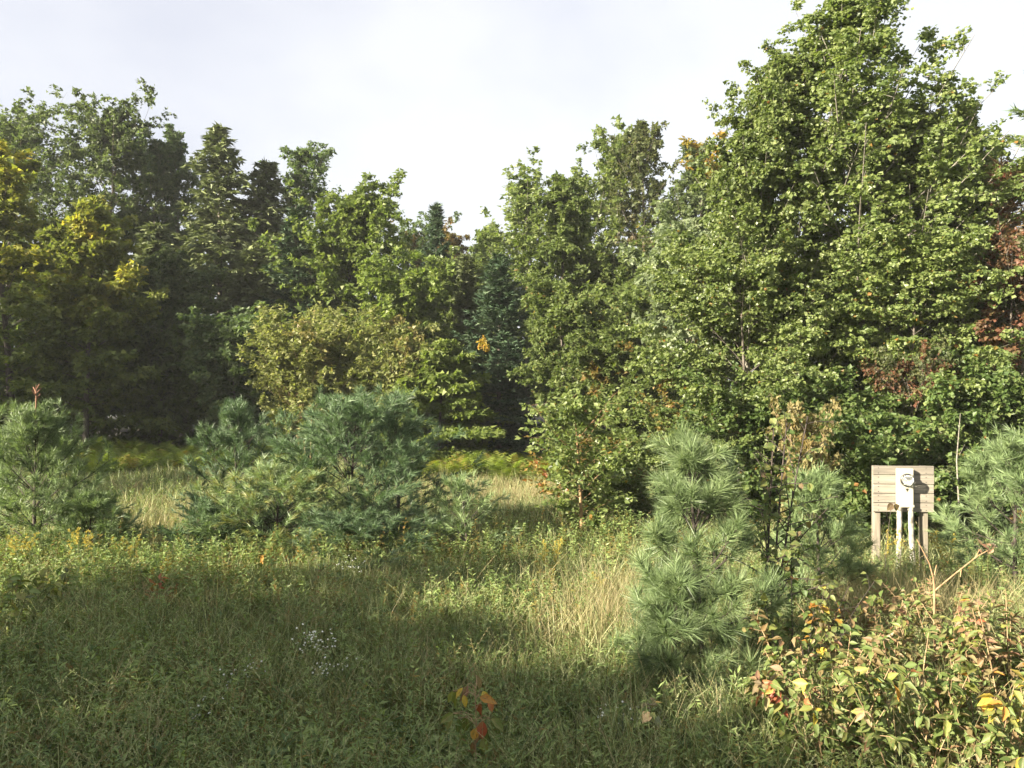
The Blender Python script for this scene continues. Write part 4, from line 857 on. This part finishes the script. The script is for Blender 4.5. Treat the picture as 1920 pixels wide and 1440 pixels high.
for px, py, ang, L, W, col in [(876, 1283, 250, .10, .03, 'pink'), (893, 1272, 285, .09, .03, 'tan'), (868, 1290, 235, .07, .03, 'yellow'), (856, 1295, 262, .11, .032, 'lime'), (848, 1300, 250, .07, .03, 'lime'), (870, 1296, 285, .07, .03, 'yellow'),
                             (900, 1303, 350, .10, .045, 'orange'), (905, 1300, 300, .06, .035, 'yellow'), (903, 1320, 262, .10, .06, 'red'), (906, 1342, 268, .10, .055, 'red'), (914, 1318, 290, .08, .04, 'red'), (893, 1360, 258, .08, .045, 'orange'), (893, 1375, 268, .07, .04, 'pink'),
                             (905, 1378, 285, .09, .045, 'lime'), (845, 1345, 255, .09, .04, 'green'), (858, 1350, 270, .10, .04, 'green'), (872, 1355, 265, .10, .05, 'green'), (920, 1340, 320, .11, .05, 'green'), (925, 1352, 290, .09, .05, 'green'), (912, 1362, 275, .10, .045, 'green'), (850, 1338, 215, .09, .04, 'green'), (886, 1398, 265, .1, .04, 'pink')]:
    a = math.radians(ang); P = np.array([at(px, d) - X0, rng.normal(0, .05), zz(py)])
    put_leaf(rng, r, P, (math.cos(a), rng.normal(-.15, .25), math.sin(a)), (rng.normal(0, .3), -1, .6 + rng.normal(0, .2)), L * 1.3, W * 1.4, col)
    tw.append(polytube([(0, 0, min(P[2] - .04 + abs(P[0]) * .1, zz(1290))), (P[0] * .6, P[1] * .6, P[2] + .012), P], .0022, 4))
link('stem', mesh('stem', *joinVF(tw), M['drystem'], smooth=True), r)
# bare forked stalk before the dogwoods
d = 7.0; X0 = at(1752, d); r = thing('bare_stalk', 'bare tan forked stalk standing above the dogwood clump', 'stalk', (X0, d, float(ground_z(X0, d)))); zz = lambda py: zt(py, d) - r.location.z
xx = lambda px: at(px, d) - X0
link('stem', mesh('stem', *joinVF([polytube([(.02, 0, -.05), (.0, 0, zz(1180)), (0, 0, zz(1110)), (xx(1750), 0, zz(1082))], [.011, .010, .009, .008]), polytube([(xx(1750), 0, zz(1084)), (xx(1742), .0, zz(1055)), (xx(1722), .03, zz(1012))], [.007, .005, .003]),
    polytube([(xx(1752), 0, zz(1108)), (xx(1788), -.02, zz(1075)), (xx(1830), -.02, zz(1042)), (xx(1852), -.02, zz(1030))], [.008, .0065, .005, .003]), polytube([(xx(1752), 0, zz(1078)), (xx(1757), .01, zz(1060))], [.006, .003]), polytube([(xx(1800), -.02, zz(1066)), (xx(1797), -.03, zz(1080))], [.005, .003]), polytube([(xx(1826), -.02, zz(1045)), (xx(1834), -.02, zz(1030))], [.005, .003])]), M['orangebark'], smooth=True), r)
rng = R_(96)
for k in range(12): put_leaf(rng, r, (xx(1845 + rng.uniform(-12, 20)), rng.normal(0, .04), zz(1028 + rng.uniform(-8, 10))), rng.normal(0, 1, 3), (0, -1, .5), .06, .03, 'brown' if k % 2 else 'pink')
# withered stem with two curled leaves before the meter board
d = 11.2; X0 = at(1657, d); r = thing('withered_stalk', 'thin stem with two hanging brown leaves in front of the meter board', 'stalk', (X0, d, float(ground_z(X0, d)))); zz = lambda py: zt(py, d) - r.location.z
xx = lambda px: at(px, d) - X0
link('stem', mesh('stem', *joinVF([polytube([(0, 0, -.05), (xx(1662), 0, zz(1020)), (xx(1672), 0, zz(945)), (xx(1679), 0, zz(943))], [.006, .005, .004, .003])]), M['darkstem'], smooth=True), r)
put_leaf(rng, r, (xx(1674), 0, zz(944)), (-.7, -.1, -.75), (0, -1, .2), .13, .10, 'brown'); put_leaf(rng, r, (xx(1678), 0, zz(944)), (.3, -.1, -1), (0, -1, .2), .11, .085, 'brown')
hp = zt(748, 12.3) - p_left.location.z; rng = R_(97)
link('dead_leader', mesh('dead_leader', *joinVF([polytube([(.03, 0, hp - .5), (.045, 0, hp - .1), (.05, 0, hp + .22)], [.016, .013, .006])] + [polytube([(.046, 0, hp + q), (.046 + .07 * np.cos(a), .06 * np.sin(a), hp + q + .09)], [.008, .011], 5) for q, a in zip(rng.uniform(-.05, .14, 7), rng.uniform(0, 6.28, 7))]), M['rust'], smooth=True), p_left)
# goldenrod and asters
def herb(seed, name, label, cat, x, y, H, n, kind, group=None, R=.16):
    rng = R_(seed); r = thing(name, label, cat, (x, y, float(ground_z(x, y))), group)
    a = rng.uniform(0, 6.28, n); ln = rng.uniform(.1, 1, n) * R / H
    c = np.zeros((n, 3)); c[:, :2] = np.stack([np.cos(a), np.sin(a)], 1) * .08
    B = Br(np.zeros((n, 3)) - [0, 0, .03], np.stack([np.cos(a) * ln, np.sin(a) * ln, np.ones(n)], 1), H * rng.uniform(.75, 1.05, n), c, np.full(n, .004))
    link('stem', mesh('stem', *tubeVF(B, 4, 4, .5), M['greenstem'], smooth=True), r)
    m_ = n * 34; j = np.repeat(np.arange(n), 34); t = rng.uniform(.12, .85, m_); T = B.tan(j, t)
    D = nrm(np.cross(T, rng.normal(0, 1, T.shape))) + .5 * T; L = .085 * (1.15 - .6 * t)
    v, f = leafVF(B.pt(j, t), D, np.array([0, 0, 1.]) + rng.normal(0, .3, D.shape), L, L * .2)
    link('foliage', mesh('foliage', v, f, M['weed'], {'tint': rng.uniform(.3, .9, m_), 'turn': (rng.random(m_) < .1) * 1.}), r, kind='stuff')
    if kind == 'plume':
        B2, p2, t2 = spawn(rng, B, 9, .74, 1., 50, 12, lambda L_, t: .09 * (1.9 - 1.5 * t) + 0 * L_, curve=-.25, up=.1); q = 26
        j = np.repeat(np.arange(len(B2.L)), q); t = rng.uniform(.15, 1, len(j)); P = B2.pt(j, t) + rng.normal(0, .006, (len(j), 3))
        v, f = leafVF(P, rng.normal(0, 1, P.shape) + [0, 0, .8], rng.normal(0, 1, P.shape), .013, .008); mt_ = 'goldenrod'
    else:
        B2, p2, t2 = spawn(rng, B, 7, .6, 1., 40, 12, lambda L_, t: .14 + 0 * L_, curve=.1, up=.3)
        k = len(B2.L); P0 = B2.pt(np.arange(k), np.ones(k)); q = 9; j = np.repeat(np.arange(k), q); ang = np.tile(np.linspace(0, 6.28, q, endpoint=False), k)
        up = nrm(rng.normal(0, .4, (k, 3)) + [0, -.4, 1])[j]; U = nrm(np.cross(up, [1., 0, 0])); W = np.cross(up, U)
        D = np.cos(ang)[:, None] * U + np.sin(ang)[:, None] * W
        v, f = leafVF(P0[j], D, up, .012, .006); mt_ = 'petal'
    link('blossoms', mesh('blossoms', v, f, M[mt_], {'tint': rng.uniform(0, 1, len(f[0])), 'turn': np.zeros(len(f[0]))}), r, kind='stuff')
GR = 'goldenrod in the meadow'; AS = 'white asters in the meadow'
for k, (px, d, H, n, lab) in enumerate([(40, 10.6, .8, 7, 'goldenrod clump below the pine at the left edge'), (150, 10.8, .85, 8, 'goldenrod clump on the left beside the low pine'), (235, 11.2, .7, 6, 'goldenrod clump left of the lit grass patch'),
    (1035, 10.9, .85, 7, 'goldenrod clump below the birch sapling with the orange trunk'), (1130, 10.4, .6, 5, 'goldenrod clump at the top of the dry grass patch'), (745, 10.0, .5, 2, 'single yellow flower stalk below the middle pines'), (300, 10.2, .6, 5, 'goldenrod clump above the rust red sumac seedling'),
    (1770, 10.8, .9, 5, 'goldenrod beside the right post of the meter board'), (1672, 11.3, .85, 4, 'goldenrod at the left post of the meter board')]):
    herb(110 + k, 'goldenrod', lab, 'wildflower', at(px, d), d, H, n, 'plume', GR)
for k, (px, d, H, n, lab) in enumerate([(595, 7.9, .42, 9, 'largest clump of white asters in the left middle meadow'), (630, 7.4, .35, 5, 'white asters just right of and below the largest aster clump'), (440, 7.0, .32, 4, 'few white asters in the shaded left meadow'), (400, 6.2, .3, 4, 'white asters low in the left foreground'),
    (1165, 6.3, .3, 5, 'white asters right of the colourful seedling'), (655, 10.8, .4, 4, 'white asters at the edge of the shade below the middle pines')]):
    herb(130 + k, 'aster', lab, 'wildflower', at(px, d), d, H, n, 'aster', AS)
d = 12.9; X0 = at(1796, d); r = thing('bare_sapling', 'thin pale leafless sapling stem right of the meter board', 'sapling', (X0, d, float(ground_z(X0, d))))
link('stem', mesh('stem', *joinVF([polytube([(0, 0, -.05), (.02, 0, .8), (-.02, 0, 1.6), (.04, 0, 2.35)], [.016, .014, .011, .005]), polytube([(0, 0, 1.2), (-.16, 0, 1.4)], [.005, .002]), polytube([(-.02, 0, 1.6), (.14, .05, 1.85)], [.005, .002])]), M['palebark'], smooth=True), r)
# red and bare branches at the right
broad('maple_sapling', 'small red leaved maple among the green shrubs above the meter board', 1735, 625, 170, 14.3, 'redmaple', prof='oval', cat='sapling', group=None, turn=turn_some(.45), n1=26, n2=7, n3=5, nl=5, ls=.08, twig=.22, cb=.55)
broad('maple_sapling', 'thin maple sapling with a flame orange tip before the dark centre spruce', 905, 628, 26, 26.5, 'maple', 'darkstem', prof='column', cat='sapling', group=None, turn=lambda P, H, R, b, g: np.ones(len(P)), n1=6, n2=3, n3=2, nl=4, ls=.11, twig=.12, cb=.94, rtrunk=.015)
SEED[0] += 1; x = at(1925, 15.5)
(tv, tf), _ = broadleaf(R_(SEED[0]), zt(470, 15.5), 1.6, n1=26, n2=7, n3=1, nl=1, cb=.45, a1=(75, 40))
r = thing('dead_tree', 'leafless tree with pale grey branches at the right edge', 'tree', (x, 15.5, float(ground_z(x, 15.5)))); link('trunk', mesh('trunk', tv, tf, M['palebark'], smooth=True), r)

# ---------------------------------------------------------------- morning haze
m, t, o = newmat('morning haze')
pv = t.nodes.new('ShaderNodeVolumePrincipled'); pv.inputs['Color'].default_value = (.95, .97, 1, 1); pv.inputs['Density'].default_value = .0004; pv.inputs['Anisotropy'].default_value = .0
t.links.new(pv.outputs[0], o.inputs['Volume'])
link('haze', mesh('haze', *boxVF(-70, 70, -25, 75, -1.5, 24, 0), m), kind='stuff', label='thin morning haze over the meadow')
print('TRIS', TRIS[0])
